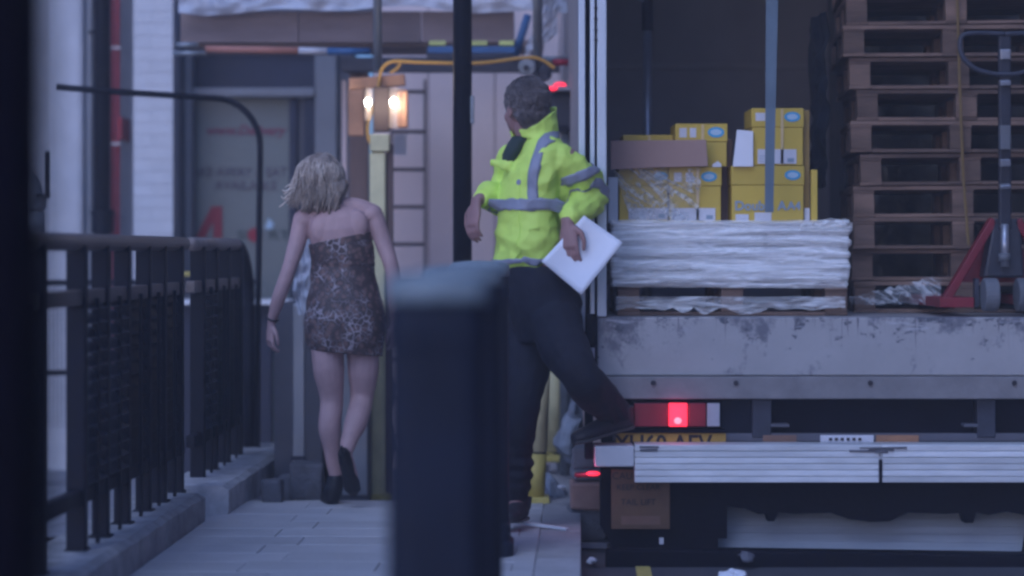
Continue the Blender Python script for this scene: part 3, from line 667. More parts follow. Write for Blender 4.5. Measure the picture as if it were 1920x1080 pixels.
# under the sill: lamp cluster, bars
lc = MB().box((X(1186, DT), DT + .02, Z(804, DT)), (X(1354, DT), DT + .09, Z(752, DT))).build('lamp_housing', 'chassis', tr, bevel=.004)
def lens(a, b, m, nm, y0=756, y1=800, d_=0): return MB().box((X(a, DT), DT + .003 - d_, Z(y1, DT)), (X(b, DT), DT + .019, Z(y0, DT))).build(nm, m, lc, bevel=.004)
lens(1189, 1252, 'lens_red', 'dark_lens'); lens(1254, 1289, 'lens_lit', 'lit_lens'); lens(1291, 1324, 'lens_red', 'dark_lens'); lens(1326, 1350, 'lens_clear', 'reverse_lens')
MB().ball(at(1271, 789, DT - .002), (.016, .006, .014)).build('lamp_core', 'lens_core', lc, smooth=True)
pl = bpy.data.lights.new('tail_light', 'POINT'); pl.energy = .12; pl.color = (1, .05, .12); pl.shadow_soft_size = .03
po = bpy.data.objects.new('tail_light', pl); COL.objects.link(po); po.location = at(1271, 778, DT - .06)
MB().box((X(1160, DT), DT + .0, Z(812, DT)), (X(1360, DT), DT + .08, Z(805, DT))).build('lamp_bar', 'chassis', tr)
MB().box((X(1130, DT), DT + .10, Z(905, DT)), (LX1, DT + .2, Z(748, DT))).build('rear_crossmember', 'chassis', tr, bevel=.005)
MB().box((X(1354, DT), DT + .05, Z(822, DT)), (X(1420, DT), DT + .1, Z(750, DT))).build('bracket', 'black_paint', tr, bevel=.004)
MB().box((X(1412, DT), DT + .03, Z(822, DT)), (X(1448, DT), DT + .1, Z(750, DT))).build('bracket', 'jack_dark', tr, bevel=.004)
MB().box((X(1835, DT), DT + .03, Z(822, DT)), (X(1870, DT), DT + .1, Z(750, DT))).build('bracket', 'jack_dark', tr, bevel=.004)
MB().box((X(1446, DT), DT + .03, Z(802, DT)), (X(1482, DT), DT + .1, Z(796, DT))).build('catch', 'frame_grey', tr, bevel=.003)
MB().box((X(1810, DT), DT + .03, Z(802, DT)), (X(1840, DT), DT + .1, Z(796, DT))).build('catch', 'frame_grey', tr, bevel=.003)
MB().box((X(1150, DT), DT + .035, Z(829, DT)), (LX1, DT + .06, Z(814, DT))).build('lift_beam', 'frame_grey', tr, bevel=.002)
npl = MB().box((X(1156, DT), DT + .022, Z(850, DT)), (X(1362, DT), DT + .032, Z(813, DT))).build('number_plate', 'plate_yellow', tr, bevel=.002)
text('plate_text', 'YH60 AEV', .10, 'ink', (X(1245, DT), DT + .021, Z(834, DT)), npl, bold=.002, sx=.93)
for a, b, m_ in ((1432, 1495, 'warn_pale'), (1540, 1640, 'label_white'), (1645, 1725, 'wood_orange')):
    MB().box((X(a, DT), DT + .028, Z(850, DT)), (X(b, DT), DT + .034, Z(817, DT))).build('sticker', m_, tr)
for k in range(6): MB().box((X(1556 + k * 11, DT), DT + .024, Z(827, DT)), (X(1562 + k * 11, DT), DT + .0275, Z(822, DT))).build('sticker_print', 'ink', tr)
# tail lift, ribbed platform folded under the sill
DP = 8.88
PX0, PX1 = X(1190, DP), LX1
tl = MB().box((PX0 + .004, DP + .012, Z(905, DP)), (PX1, DP + .13, Z(834, DP))).build('tail_lift', 'alu', tr)
XS = X(1651, DP)
for seg_i, (a, b) in enumerate(((PX0, XS - .007), (XS + .007, PX1))):
    zt, zb = Z(834, DP), Z(905, DP); n = 6; h = (zt - zb) / n
    for k in range(n):
        z0 = zb + k * h
        mb = MB(); prof = [(DP + .012, z0 + .0006), (DP - .001, z0 + .0014), (DP + .0005, z0 + h * .85), (DP + .003, z0 + h - .0008), (DP + .012, z0 + h - .0006)]
        vs = [(x, y, z) for x in (a, b) for y, z in prof]
        if seg_i: pass
        fs = [(i, i + 1, i + 6, i + 5) for i in range(4)] + [(0, 1, 2, 3, 4), (9, 8, 7, 6, 5)]
        mb.add(vs, fs); mb.build('rib', 'alu', tl, bevel=.0015)
MB().box((PX0 + .02, DP - .005, Z(840, DP)), (PX0 + .10, DP - .003, Z(836, DP))).build('wear_mark', 'frame_grey', tl)
for a, b, c in ((1612, 1700, 838), (1628, 1676, 842), (1640, 1664, 846), (1592, 1640, 844), (1200, 1232, 842)):
    MB().box((X(a, DP), DP - .006, Z(c + 3, DP)), (X(b, DP), DP - .0035, Z(c, DP)), .002).build('scuff', 'frame_grey', tl)
MB().box((XS - .007, DP - .004, Z(905, DP)), (XS + .007, DP + .01, Z(862, DP))).build('hinge_gap', 'chassis', tl)
MB().box((X(1115, DP), DP - .01, Z(875, DP)), (PX0 - .002, DP + .16, Z(836, DP))).build('lift_corner', 'corner_white', tr, bevel=.006)
# lift frame and underrun, all black, ragged lower edge
mb = MB(); Dm = 9.05
poly = [(1125, 876), (1125, 985), (1140, 1008), (1150, 1035), (1345, 1035), (1345, 1008), (1362, 1008), (1362, 948), (1395, 952), (1420, 962), (1434, 962), (1438, 976), (1450, 976), (1458, 960), (1490, 962), (1555, 960), (1590, 972), (1630, 977), (1665, 976), (1700, 960), (1770, 962), (1800, 961), (1806, 979), (1822, 979), (1828, 960), (1850, 964), (1885, 958), (1930, 966), (1930, 1033), (1990, 1033), (1990, 960), (2230, 960), (2230, 900), (1700, 900), (1200, 900), (1200, 876)]
mb.prism([(X(a, Dm), Z(b, Dm)) for a, b in poly], Dm - .03, Dm + .04); mb.build('lift_frame', 'chassis', tr)
axo = MB(); axo.tube([at(1350, 930, 9.9), at(2200, 930, 9.9)], .07, 16); axo.ball(at(1630, 930, 9.9), (.17, .15, .14)); axo.build('axle', 'chassis', tr, smooth=True)
for px in (1210, 2120):
    mb = MB(); mb.tube([at(px - 70, 900, 10.6), at(px + 50, 900, 10.6)], [.42, .42], 28); wo_ = mb.build('wheel', 'rubber', tr, smooth=False, bevel=.03)
    wo_.location.z += -.12 + .42 - Z(900, 10.6)
for px in (1470, 1800): MB().bar(at(px, 850, 9.2), (X(px, 9.2), 15, Z(850, 9.2)), .08, .2).build('chassis_rail', 'chassis', tr)
wp = MB().box((X(1146, 8.98), 8.975, Z(992, 8.98)), (X(1256, 8.98), 8.985, Z(880, 8.98))).build('warning_panel', 'warn_amber', tr, bevel=.003)
text('warning_text', 'CAUTION', .042, 'ink', (X(1190, 8.97), 8.972, Z(893, 8.97)), wp)
text('warning_text', 'KEEP CLEAR', .034, 'ink', (X(1197, 8.97), 8.972, Z(914, 8.97)), wp)
text('warning_text', 'TAIL LIFT', .036, 'ink', (X(1197, 8.97), 8.972, Z(942, 8.97)), wp)
MB().box((X(1165, 8.97), 8.971, Z(984, 8.97)), (X(1238, 8.97), 8.974, Z(968, 8.97))).build('pale_strip', 'warn_pale', wp)
# low grey flap of the lift
mb = MB(); a, b, c, d_ = at(1335, 942, 9.26), at(1930, 942, 9.26), at(1916, 1034, 9.12), at(1335, 1026, 9.12)
n = 6
for k in range(n):
    t0, t1 = k / n + .0008, (k + 1) / n - .0008
    q = [a.lerp(d_, t0), b.lerp(c, t0), b.lerp(c, t1), a.lerp(d_, t1)]
    MB().add(q + [v + Vector((0, .02, 0)) for v in q], [(0, 1, 2, 3), (7, 6, 5, 4), (0, 4, 5, 1), (1, 5, 6, 2), (2, 6, 7, 3), (3, 7, 4, 0)]).build('flap_plank', 'alu_dull', tr, bevel=.002)
# bottom bar on the road
MB().bar(at(1135, 1046, 8.72), at(2240, 1062, 8.72), .055, .08, (0, 0, 1)).build('underrun_bar', 'chassis', tr, bevel=.01)
MB().box((X(1236, 8.98), 8.97, Z(1020, 8.98)), (X(1244, 8.98), 8.985, Z(1008, 8.98))).build('white_clip', 'corner_white', tr)
# small side marker lamp, lit red
ml = MB().box((X(1076, 9.0), 8.93, Z(892, 9.0)), (X(1124, 9.0), 8.99, Z(884, 9.0))).build('marker_lamp', 'lens_red', tr, bevel=.006)
MB().ball(at(1112, 888, 8.92), (.030, .02, .010)).build('lit_lens', 'lens_lit', ml, smooth=True)
pl = bpy.data.lights.new('marker_light', 'POINT'); pl.energy = .12; pl.color = (1, .05, .12); pl.shadow_soft_size = .02
po = bpy.data.objects.new('marker_light', pl); COL.objects.link(po); po.location = at(1100, 880, 8.88)

# ---- cargo: load wrapped in film on a pallet
def pallet_parts(t, W, L, y0, x0, z0, front_blocks=3, board=.022, blk=.10, bh=.078, mshare={}):
    parts = []
    for i in range(7):
        yy = y0 + i * (L - .09) / 6; parts.append(('deck_board', (x0, yy, z0 + .125), (x0 + W, yy + .09, z0 + .144)))
    for ix in range(3):
        xx = x0 + ix * (W - blk) / 2
        parts.append(('stringer', (xx, y0, z0 + .113), (xx + blk, y0 + L, z0 + .1247)))
        parts.append(('bottom_board', (xx, y0, z0), (xx + blk, y0 + L, z0 + .0165)))
        for iy in range(3):
            yy = y0 + iy * (L - .12) / 2; parts.append(('block', (xx + .002, yy + .002, z0 + .0168), (xx + blk - .002, yy + .118, z0 + .1127)))
    parts.append(('bottom_board', (x0 + blk, y0, z0 + .0), (x0 + W / 2 - blk / 2, y0 + .1, z0 + .016)))
    parts.append(('bottom_board', (x0 + W / 2 + blk / 2, y0, z0 + .0), (x0 + W - blk, y0 + .1, z0 + .016)))
    return parts
def build_pallet(label, W, L, x0, y0, z0, group):
    t = thing('pallet', label, 'pallet', (x0 + W / 2, y0, z0), group)
    for nm, a, b in pallet_parts(t, W, L, y0, x0, z0): MB().box(a, b, .0).build(nm, 'pallet_wood', t, bevel=.003)
    return t
DL = 9.3; zd = ZS1 - .003
PW = X(1590, DL) - X(1148, DL)
build_pallet('wooden pallet under the film-wrapped paper load', PW - .02, .8, X(1158, DL), DL + .03, zd, 'wooden pallets in the lorry')
wrap = thing('wrapped_load', 'low white load wrapped in stretch film on a pallet', 'load', (X(1370, DL), DL, zd + .145))
z = zd + .145; zt = Z(416, DL); lay = 5; h = (zt - z) / lay
for i in range(lay):
    for j in range(3):
        a = X(1152, DL) + j * (PW - .03) / 3 + rnd.uniform(-.004, .004)
        MB().box((a + .002, DL + rnd.uniform(.012, .03), z + i * h + .003), (a + (PW - .03) / 3 - .002, DL + .75, z + (i + 1) * h - .003), .003).build('ream_block', 'paper_stack', wrap, bevel=.008)
def wrapf(u, v):
    a = u * 3                                        # left side, front, right side
    zz = z - .02 + (zt - z + .03) * v
    bul = .004 * math.sin(v * 40) + .018 * nz((u * 5, v * 11, 0), 1.0, 3) + .008 * (.3 - abs(nz((u * 12, v * 22, 0), 1, 6))) + .005 * (.3 - abs(nz((u * 40 + v * 9, v * 30, 0), 1, 9)))
    if v < .16: bul -= .02 * (1 - v / .16) - .012 * nz((u * 18, 0, 0), 1, 8)
    if a < 1: p = Vector((X(1148, DL) - .006 - bul, DL + .75 * (1 - a), zz))
    elif a < 2: p = Vector((X(1148, DL) - .006 + (PW + .012) * (a - 1), DL - bul, zz))
    else: p = Vector((X(1148, DL) + PW + .006 + bul, DL + .75 * (a - 2), zz))
    p.z += .012 * nz((u * 8, v * 2, 0), 1, 12); return p
MB().grid(wrapf, 420, 70).build('stretch_film', 'film', wrap, smooth=True)
def wrapf2(u, v):
    p = wrapf(u, v); p.y -= .006; p.x += .0; p.z += .02 * nz((u * 6, v * 3, 3), 1, 18); return p
MB().grid(wrapf2, 260, 48).build('outer_film', 'film', wrap, smooth=True)
def topf(u, v):
    p = at(1500 + 98 * u, 432 - 24 * v * (1 - abs(u - .6)) , DL - .015); p.y -= .03 * abs(nz((u * 6, v * 6, 0), 1, 5)); p.z += .01 * nz((u * 9, v * 4, 0), 1, 7); return p
MB().grid(topf, 20, 12).build('loose_corner', 'film', wrap, smooth=True)
def hem(u, v):
    p = at(1155 + 430 * u, 556 + (20 + 24 * abs(nz((u * 9, 0, 0), 1, 15))) * v, DL - .025); p.y -= .02 * nz((u * 14, v * 3, 0), 1, 4); return p
MB().grid(hem, 80, 8).build('film_hem', 'film', wrap, smooth=True)

# ---- yellow paper boxes
def ybox(label, a, b, y0, y1, D_, side=18, lid=.33, deco=(), name='paper_box'):
    w_ = X(b, D_) - X(a, D_); x0 = X(a, D_); zt, zb = Z(y0, D_), Z(y1, D_)
    t = thing(name, label, 'box', (x0 + w_ / 2, D_ + .15, zb), 'yellow copy-paper boxes')
    zl = zt - (zt - zb) * lid
    MB().box((x0 + .003, D_ + .003, zb), (x0 + w_ - .003, D_ + .29, zl - .001)).build('carton', 'box_yellow', t, bevel=.003)
    MB().box((x0, D_, zl), (x0 + w_, D_ + .293, zt)).build('lid', 'box_yellow', t, bevel=.003)
    sx = lambda u: x0 + w_ * u; sz = lambda v: zb + (zt - zb) * v
    for d_ in deco:
        k = d_[0]; f = D_ - .0015
        if k == 'logo':
            _, u, v, r = d_
            vs = [(sx(u) + r * 1.35 * math.cos(i * math.pi / 12), sz(v) + r * .85 * math.sin(i * math.pi / 12)) for i in range(24)]
            o = MB().prism(vs, f - .0005, f + .001).build('logo', 'logo_blue', t)
            vs = [(sx(u) + r * .95 * math.cos(i * math.pi / 12), sz(v) + r * .5 * math.sin(i * math.pi / 12)) for i in range(24)]
            MB().prism(vs, f - .0015, f - .0008).build('logo_centre', 'logo_pale', o)
        elif k == 'label':
            _, u0, v0, u1, v1 = d_
            o = MB().box((sx(u0), f, sz(v0)), (sx(u1), f + .0035, sz(v1))).build('label', 'label_white', t)
            if u1 - u0 > .3:
                for r_ in range(3): MB().box((sx(u0) + .006, f - .0006, sz(v0) + .008 + r_ * .012), (sx(u0) + (sx(u1) - sx(u0)) * .4, f - .0002, sz(v0) + .011 + r_ * .012)).build('print_line', 'ink_blue', o)
                MB().box((sx(u1) - .04, f - .0006, sz(v0) + .006), (sx(u1) - .01, f - .0002, sz(v0) + .024)).build('barcode', 'ink_blue', o)
        elif k == 'tape':
            _, u = d_; MB().box((sx(u), f, zb + .004), (sx(u) + .012, f + .002, zt - .004)).build('tape', 'tape_clear', t)
        elif k == 'text': 
            _, u, v, s_, body = d_; text('lettering', body, s_, 'ink_blue', (sx(u), f + .0012, sz(v)), t, bold=.0015)
    return t
DBX = 9.42
L2 = (('label', .08, .72, .24, .90), ('label', .30, .72, .44, .90), ('logo', .78, .81, .028), ('tape', .5))
ybox('yellow paper box at lower left, mostly behind crumpled film', 1160, 1253, 313, 420, DBX, deco=(('label', .2, .08, .98, .28), ('logo', .85, .84, .022)))
ybox('yellow paper box with two white labels and blue oval, lower row beside the gap', 1254, 1353, 313, 420, DBX, deco=(('label', .10, .74, .24, .90), ('label', .32, .74, .46, .90), ('logo', .76, .83, .026), ('tape', .52), ('label', .05, .06, .88, .28)))
ybox('yellow paper box on the upper row behind the cardboard flap', 1266, 1364, 232, 312, DBX + .02, lid=.42, deco=(('label', .08, .68, .22, .90), ('label', .28, .68, .40, .90), ('logo', .78, .80, .027), ('tape', .5)))
ybox('yellow paper box mostly hidden behind the flat cardboard, only its top showing', 1168, 1262, 253, 312, DBX + .12, deco=(('tape', .5),))
ybox('topmost yellow paper box on the right, half behind the blue strap', 1409, 1507, 203, 310, DBX, deco=(('label', .08, .78, .26, .92), ('logo', .78, .85, .026), ('tape', .56), ('label', .12, .03, .86, .28)))
ybox('large lower right yellow paper box with blue lettering', 1371, 1508, 311, 419, DBX, deco=(('logo', .84, .84, .026), ('text', .40, .30, .058, 'Double A'), ('text', .86, .30, .05, 'A4'), ('label', .06, .04, .24, .16), ('label', .32, .03, .55, .19)))
bx2 = MB().box((X(1509, DBX), DBX + .06, Z(419, DBX)), (X(1521, DBX) , DBX + .3, Z(205, DBX))).build('box_stack', 'box_side_shaded'); tag(bx2, 'box edges with shade put into their brown colour right of the tall yellow boxes', 'box')
tag(MB().box((X(1522, DBX), DBX + .02, Z(419, DBX)), (X(1534, DBX), DBX + .05, Z(318, DBX))).build('yellow_board', 'box_yellow', bevel=.002), 'narrow upright yellow board at the right of the boxes', 'board')
tag(MB().box((X(1510, DBX), DBX + .03, Z(419, DBX)), (X(1520, DBX), DBX + .05, Z(390, DBX))).build('paper_slip', 'label_white'), 'small white slip standing between the yellow box and board', 'paper')
cbx = thing('cardboard_box', 'flattened brown cardboard lying over the left yellow boxes', 'cardboard', at(1235, 316, 9.36))
MB().prism([(X(a, 9.36), Z(b, 9.36)) for a, b in ((1145, 264), (1240, 263), (1324, 262), (1327, 312), (1240, 314), (1145, 318))], 9.352, 9.37).build('front_flap', 'cardboard', cbx, bevel=.002)
MB().prism([(X(a, 9.38), Z(b, 9.38)) for a, b in ((1150, 270), (1320, 266), (1328, 300), (1150, 316))], 9.378, 9.39).build('back_flap', 'cardboard', cbx, bevel=.002)
tag(MB().prism([(X(a, 9.40), Z(b, 9.40)) for a, b in ((1382, 243), (1412, 246), (1412, 312), (1374, 312))], 9.40, 9.404).build('paper_sheet', 'paper'), 'white paper sheet standing between the two groups of boxes', 'paper')
tag(MB().prism([(X(a, 9.39), Z(b, 9.39)) for a, b in ((1336, 308), (1346, 302), (1352, 308), (1352, 313), (1336, 313))], 9.385, 9.395).build('white_scrap', 'label_white'), 'small white scrap on top of the lower middle box', 'paper')
tag(MB().box((X(1352, 9.6), 9.6, Z(419, 9.6)), (X(1372, 9.6), 9.9, Z(262, 9.6)), .004).build('brown_carton', 'wood_brown', bevel=.004), 'brown carton in the dark gap between the yellow boxes', 'box')
tag(MB().box((X(1140, 9.36), 9.37, Z(419, 9.36)), (X(1159, 9.36), 9.6, Z(332, 9.36))).build('grey_carton', 'truck_post', bevel=.004), 'grey carton edge between the lorry post and the yellow boxes', 'box')
def lf(u, v):
    p = at(1150 + 165 * u * (1 - .25 * v) + 35 * v, 316 + 104 * v, 9.385); p.y -= .05 * abs(nz((u * 5 + v * 4, v * 3 - u * 3, 0), 1.2, 2)) + .02 * nz((u * 18 + v * 14, v * 8, 0), 1, 3) - .015; return p
tag(MB().grid(lf, 60, 40).build('loose_film', 'film_loose', smooth=True), 'crumpled clear film draped over the lower left yellow boxes', 'film')

# ---- stack of pallets
DQ = 9.75
PWX = 1.0; prev = None
def pallet_proto():
    t = thing('pallet', 'x', 'pallet', (0, 0, 0), 'stacked empty pallets in the lorry')
    for nm, a, b in pallet_parts(t, PWX, .8, 0, -PWX / 2, 0): MB().box(a, b, .0015).build(nm, 'pallet_wood', t, bevel=.003)
    return t
pp = pallet_proto()
offs = [1597, 1600, 1604, 1600, 1608, 1604, 1606, 1592, 1578, 1582, 1572, 1574, 1576, 1578]
names = ['bottom pallet of the tall stack, half hidden by the jack', 'second pallet from the bottom of the tall stack', 'third pallet from the bottom of the tall stack', 'fourth pallet from the bottom of the tall stack', 'fifth pallet from the bottom of the tall stack', 'sixth pallet from the bottom of the tall stack', 'seventh pallet up, level with the lower yellow boxes', 'eighth pallet up, level with the top yellow box', 'ninth pallet up, jutting out left over those below', 'tenth pallet up, third from the top in view', 'eleventh pallet up, near the top of the picture', 'topmost pallet in view at the top edge of the picture']
for i in range(12):
    o = pp if i == 0 else copytree(pp)
    o['label'] = names[i]
    yaw = -.085 + rnd.uniform(-.025, .025)
    o.location = (X(offs[i] + rnd.uniform(-9, 9), DQ) + PWX / 2, DQ + rnd.uniform(-.02, .03), zd + i * .1465); o.rotation_euler = (0, rnd.uniform(-.007, .007), yaw)
# loads seen dark between pallets: black wrapped goods behind
def bf(u, v):
    D_ = 9.80 + .45 * u; return Vector((X(1566, 9.75) - .03 - .03 * math.sin(u * 3) + .035 * nz((u * 4, v * 9, 0), 1, 4), D_, Z(20 + 330 * v, 9.75) + .01 * nz((u * 5, v, 0), 2, 3)))
tag(MB().grid(bf, 14, 60).build('black_film', 'film_black', smooth=True), 'glossy black film hanging left of the pallet stack', 'film')
tag(MB().box((X(1585, 11), 11.0, zd), (X(2100, 11), 11.6, 2.9), .01).build('black_load', 'film_black', bevel=.02), 'dark wrapped load standing behind the pallet stack', 'load')
def cf(u, v):
    p = at(1590 + 175 * u, 575 - (10 + 42 * u) * (1 - v) - 6, 9.62 - .1 * v); p.y -= .03 * nz((u * 9, v * 9, 0), 1, 5); p.z += .02 * nz((u * 16, v * 11, 0), 1, 6); return p
tag(MB().grid(cf, 50, 14).build('film_scrap', 'film_loose', smooth=True), 'torn clear film trailing from the pallets to the jack', 'film')
tag(MB().tube([at(1793, -60, 9.70), at(1800, 180, 9.70), at(1806, 330, 9.70), at(1816, 460, 9.68)], .0075, 6, flat=.4).build('yellow_strap', 'strap_yellow'), 'thin yellow strap running down the pallet stack', 'strap')
# hanging blue strap, load pole
tag(MB().add([at(1437, -100, 9.15), at(1461, -100, 9.15), at(1450, 398, 9.2), at(1434, 398, 9.2), at(1437, -100, 9.156), at(1461, -100, 9.156), at(1450, 398, 9.206), at(1434, 398, 9.206)],
             [(0, 1, 2, 3), (7, 6, 5, 4), (0, 4, 5, 1), (1, 5, 6, 2), (2, 6, 7, 3), (3, 7, 4, 0)]).build('load_strap', 'strap_blue'), 'blue-grey webbing strap hanging in front of the yellow boxes', 'strap')
lpole = thing('load_pole', 'silver load-securing pole standing behind the boxes in the lorry', 'pole', at(1214, 590, 10.4))
MB().tube([(X(1214, 10.4), 10.4, zd), (X(1214, 10.4), 10.4, Z(50, 10.4))], .022, 14).build('lower_tube', 'pole_silver', lpole, smooth=True)
MB().tube([(X(1214, 10.4), 10.4, Z(58, 10.4)), (X(1214, 10.4), 10.4, 3.29)], .029, 14).build('upper_sleeve', 'jack_dark', lpole, smooth=True)
MB().tube([at(1195, -4, 10.4), at(1214, 6, 10.38)], .008, 8).build('lever', 'pole_silver', lpole, smooth=True)

# ---- pallet jack
DJ = 9.25
pj = thing('pallet_jack', 'red hand pallet jack with worn dark handle facing us', 'pallet jack', at(1880, 590, DJ))
def bar2(a, b, w1, w2, m, nm, D_=DJ, D2=None): return MB().bar(at(*a, D_), at(*b, D2 or D_), w1, w2).build(nm, m, pj, bevel=.004)
bar2((1862, 412), (1768, 570), .035, .06, 'jack_red', 'frame_leg'); bar2((1905, 412), (1999, 570), .035, .06, 'jack_red', 'frame_leg')
MB().box((X(1758, DJ), DJ - .05, Z(576, DJ)), (X(1822, DJ), DJ + .9, Z(557, DJ))).build('fork', 'jack_red', pj, bevel=.004)
MB().box((X(1945, DJ), DJ - .05, Z(576, DJ)), (X(2009, DJ), DJ + .9, Z(557, DJ))).build('fork', 'jack_red', pj, bevel=.004)
MB().prism([(X(a, DJ), Z(b, DJ)) for a, b in ((1862, 430), (1905, 430), (1965, 530), (1800, 530))], DJ + .10, DJ + .12).build('rear_plate', 'jack_red', pj)
MB().prism([(X(a, DJ), Z(b, DJ)) for a, b in ((1858, 410), (1908, 410), (1912, 440), (1918, 520), (1842, 520), (1856, 440))], DJ - .03, DJ + .08).build('pump_housing', 'jack_dark', pj, bevel=.01)
MB().tube([at(1884, 500, DJ - .06), at(1884, 420, DJ - .06)], .018, 12).build('piston', 'pole_silver', pj, smooth=True)
MB().tube([at(1883, 490, DJ - .07), at(1883, 475, DJ - .07)], .026, 12).build('piston_cap', 'jack_wheel', pj, smooth=True)
for a, b in ((1837, 1864), (1899, 1926)):
    MB().tube([(X(a, DJ), DJ - .06, Z(552, DJ)), (X(b, DJ), DJ - .06, Z(552, DJ))], .072, 24).build('wheel', 'jack_wheel', pj, smooth=False, bevel=.008)
MB().box((X(1826, DJ), DJ - .02, Z(575, DJ)), (X(1834, DJ), DJ + .02, Z(522, DJ))).build('wheel_fork', 'jack_dark', pj)
MB().bar(at(1884, 430, DJ - .04), at(1883, 60, DJ - .12), .052, .03).build('handle_shaft', 'jack_dark', pj, bevel=.008)
for py, h_ in ((92, 20), (150, 10), (235, 46), (298, 14), (345, 8)): MB().bar(at(1884, py + h_, DJ - .12), at(1884, py, DJ - .125), .045, .036).build('worn_patch', 'pole_silver' if py != 235 else 'jack_wheel', pj, bevel=.005)
hp = [at(1884, 64, DJ - .13), at(1835, 62, DJ - .13), at(1806, 66, DJ - .13), at(1800, 84, DJ - .13), at(1806, 108, DJ - .13), at(1828, 128, DJ - .13), at(1860, 138, DJ - .13), at(1884, 139, DJ - .13), at(1908, 138, DJ - .13), at(1940, 128, DJ - .13), at(1962, 108, DJ - .13), at(1968, 84, DJ - .13), at(1962, 66, DJ - .13), at(1930, 62, DJ - .13), at(1884, 64, DJ - .13)]
MB().tube(curve(hp, 5), .011, 10).build('handle_loop', 'jack_dark', pj, smooth=True)

# ================================================================== BLOCKS AND LITTER BY THE KERB
zR = -.118
def blk(label, px, D_, w_, z0, h, m, rot=0):
    mb = MB(); mb.box((-w_ / 2, -.11, 0), (w_ / 2, .11, h), .006); o = mb.build('paving_block', m, bevel=.012)
    o.location = (X(px, D_), D_, z0); o.rotation_euler = (0, 0, rot); tag(o, label, 'block', 'blocks stacked by the kerb'); return o
blk('grey block at the bottom of the kerbside stack', 1100, 9.62, .16, zR, .13, 'rubble_grey', .05)
blk('pinkish block in the middle of the kerbside stack', 1098, 9.60, .145, zR + .132, .125, 'rubble_pink', -.04)
blk('thin grey block above the pinkish one, lit red', 1100, 9.63, .135, zR + .259, .05, 'rubble_grey', .08)
blk('topmost small block of the kerbside stack glowing red', 1098, 9.66, .11, zR + .311, .09, 'rubble_grey', -.1)
MBl = MB(); MBl.bar(at(960, 978, 9.05), at(1064, 992, 8.9), .02, .012, (0, 0, 1)); tag(MBl.build('metal_trim', 'ledge_white', bevel=.002), 'thin bright metal strip lying across the slabs by the kerb', 'metal strip')
tag(MB().bar((X(1085, 9.2), 9.2, -.10), (X(1140, 9.2), 9.15, -.095), .02, .03).build('metal_rod', 'pole_silver'), 'short bright rod on the road beside the stacked blocks', 'rod')
def litter(label, px, py, D_, sx, sz, m, seed):
    mb = MB(); mb.ball(at(px, py, D_), (sx, .05, sz), nu=12, nv=8); mb.v = [v + Vector([nz(v, 30, k + seed) for k in range(3)]) * .02 for v in mb.v]
    return tag(mb.build('litter', m), label, 'litter')
litter('crumpled white paper on the road at the bottom edge of the picture', 1372, 1078, 8.42, .055, .012, 'paper', 1)
litter('small dull scrap caught on the black bar under the lorry', 1400, 1044, 8.66, .03, .016, 'frame_grey', 5)
litter('tiny white scrap in the gutter by the kerb', 1112, 1052, 8.7, .022, .01, 'paper', 9)
litter('white scrap on the ground behind the kerb beside the yellow foot', 1052, 914, 9.8, .02, .008, 'paper', 12)

# ================================================================== BOLLARDS, NEAR POST
def spw(c): return math.copysign(abs(c) ** .45, c)
def bollard(label, px, D_, w_=.10):
    t = thing('bollard', label, 'bollard', (X(px, D_), D_, 0), 'black bollards along the kerb')
    x = X(px, D_)
    prof = [(0, 1.18), (.05, 1.22), (.55, 1.0), (.62, 1.0), (1.0, 1.0)]
    body = []
    for k, (z, r) in enumerate(((0, 1.16), (.05, 1.16), (.06, 1.06), (.12, 1.04), (.13, 1.0), (.55, .985), (.98, .97), (.99, 1.0), (1.03, 1.01), (1.04, .98), (1.07, .97))):
        body.append((z, r * w_))
    N = 32; vs = []; 
    for z, r in body:
        for k in range(N):
            a = 2 * math.pi * (k + .5) / N; rr = r * (1 - (.02 if k % 4 == 0 and .13 < z < .98 else 0)); vs.append((x + rr * spw(math.cos(a)), D_ + rr * spw(math.sin(a)), z))
    n = len(body); fs = [(i * N + k, i * N + (k + 1) % N, (i + 1) * N + (k + 1) % N, (i + 1) * N + k) for i in range(n - 1) for k in range(N)] + [tuple(reversed(range(N))), tuple(range((n - 1) * N, n * N))]
    MB().add(vs, fs).build('shaft', 'bollard_paint', t, bevel=0, smooth=False)
    cap = [(1.071, .98), (1.085, 1.02), (1.112, 1.01), (1.124, .90), (1.130, .5), (1.132, .05)]
    vs = [(x + r * w_ * spw(math.cos(2 * math.pi * (k + .5) / N)), D_ + r * w_ * spw(math.sin(2 * math.pi * (k + .5) / N)), z) for z, r in cap for k in range(N)]; n = len(cap)
    fs = [(i * N + k, i * N + (k + 1) % N, (i + 1) * N + (k + 1) % N, (i + 1) * N + k) for i in range(n - 1) for k in range(N)] + [tuple(reversed(range(N))), tuple(range((n - 1) * N, n * N))]
    MB().add(vs, fs).build('cap', 'bollard_cap', t, smooth=True)
    return t
bollard('nearest and largest black bollard, badly out of focus', 822, 4.1, .098)
bollard('middle black bollard of the row, partly behind the nearest', 868, 6.0, .112)
bollard('farthest black bollard, at the standing man\'s leg', 899, 8.25, .115)
npst = thing('dark_post', 'very dark blurred post at the extreme left edge', 'post', (X(-20, 2.3), 2.3, 0))
MB().box((X(-330, 2.3), 2.3, -.1), (X(22, 2.3), 2.5, 3.2)).build('shaft', 'near_paint', npst, bevel=.012)
MB().box((X(-350, 2.3), 2.28, -.1), (X(30, 2.3), 2.52, .12)).build('base', 'near_paint', npst, bevel=.012)

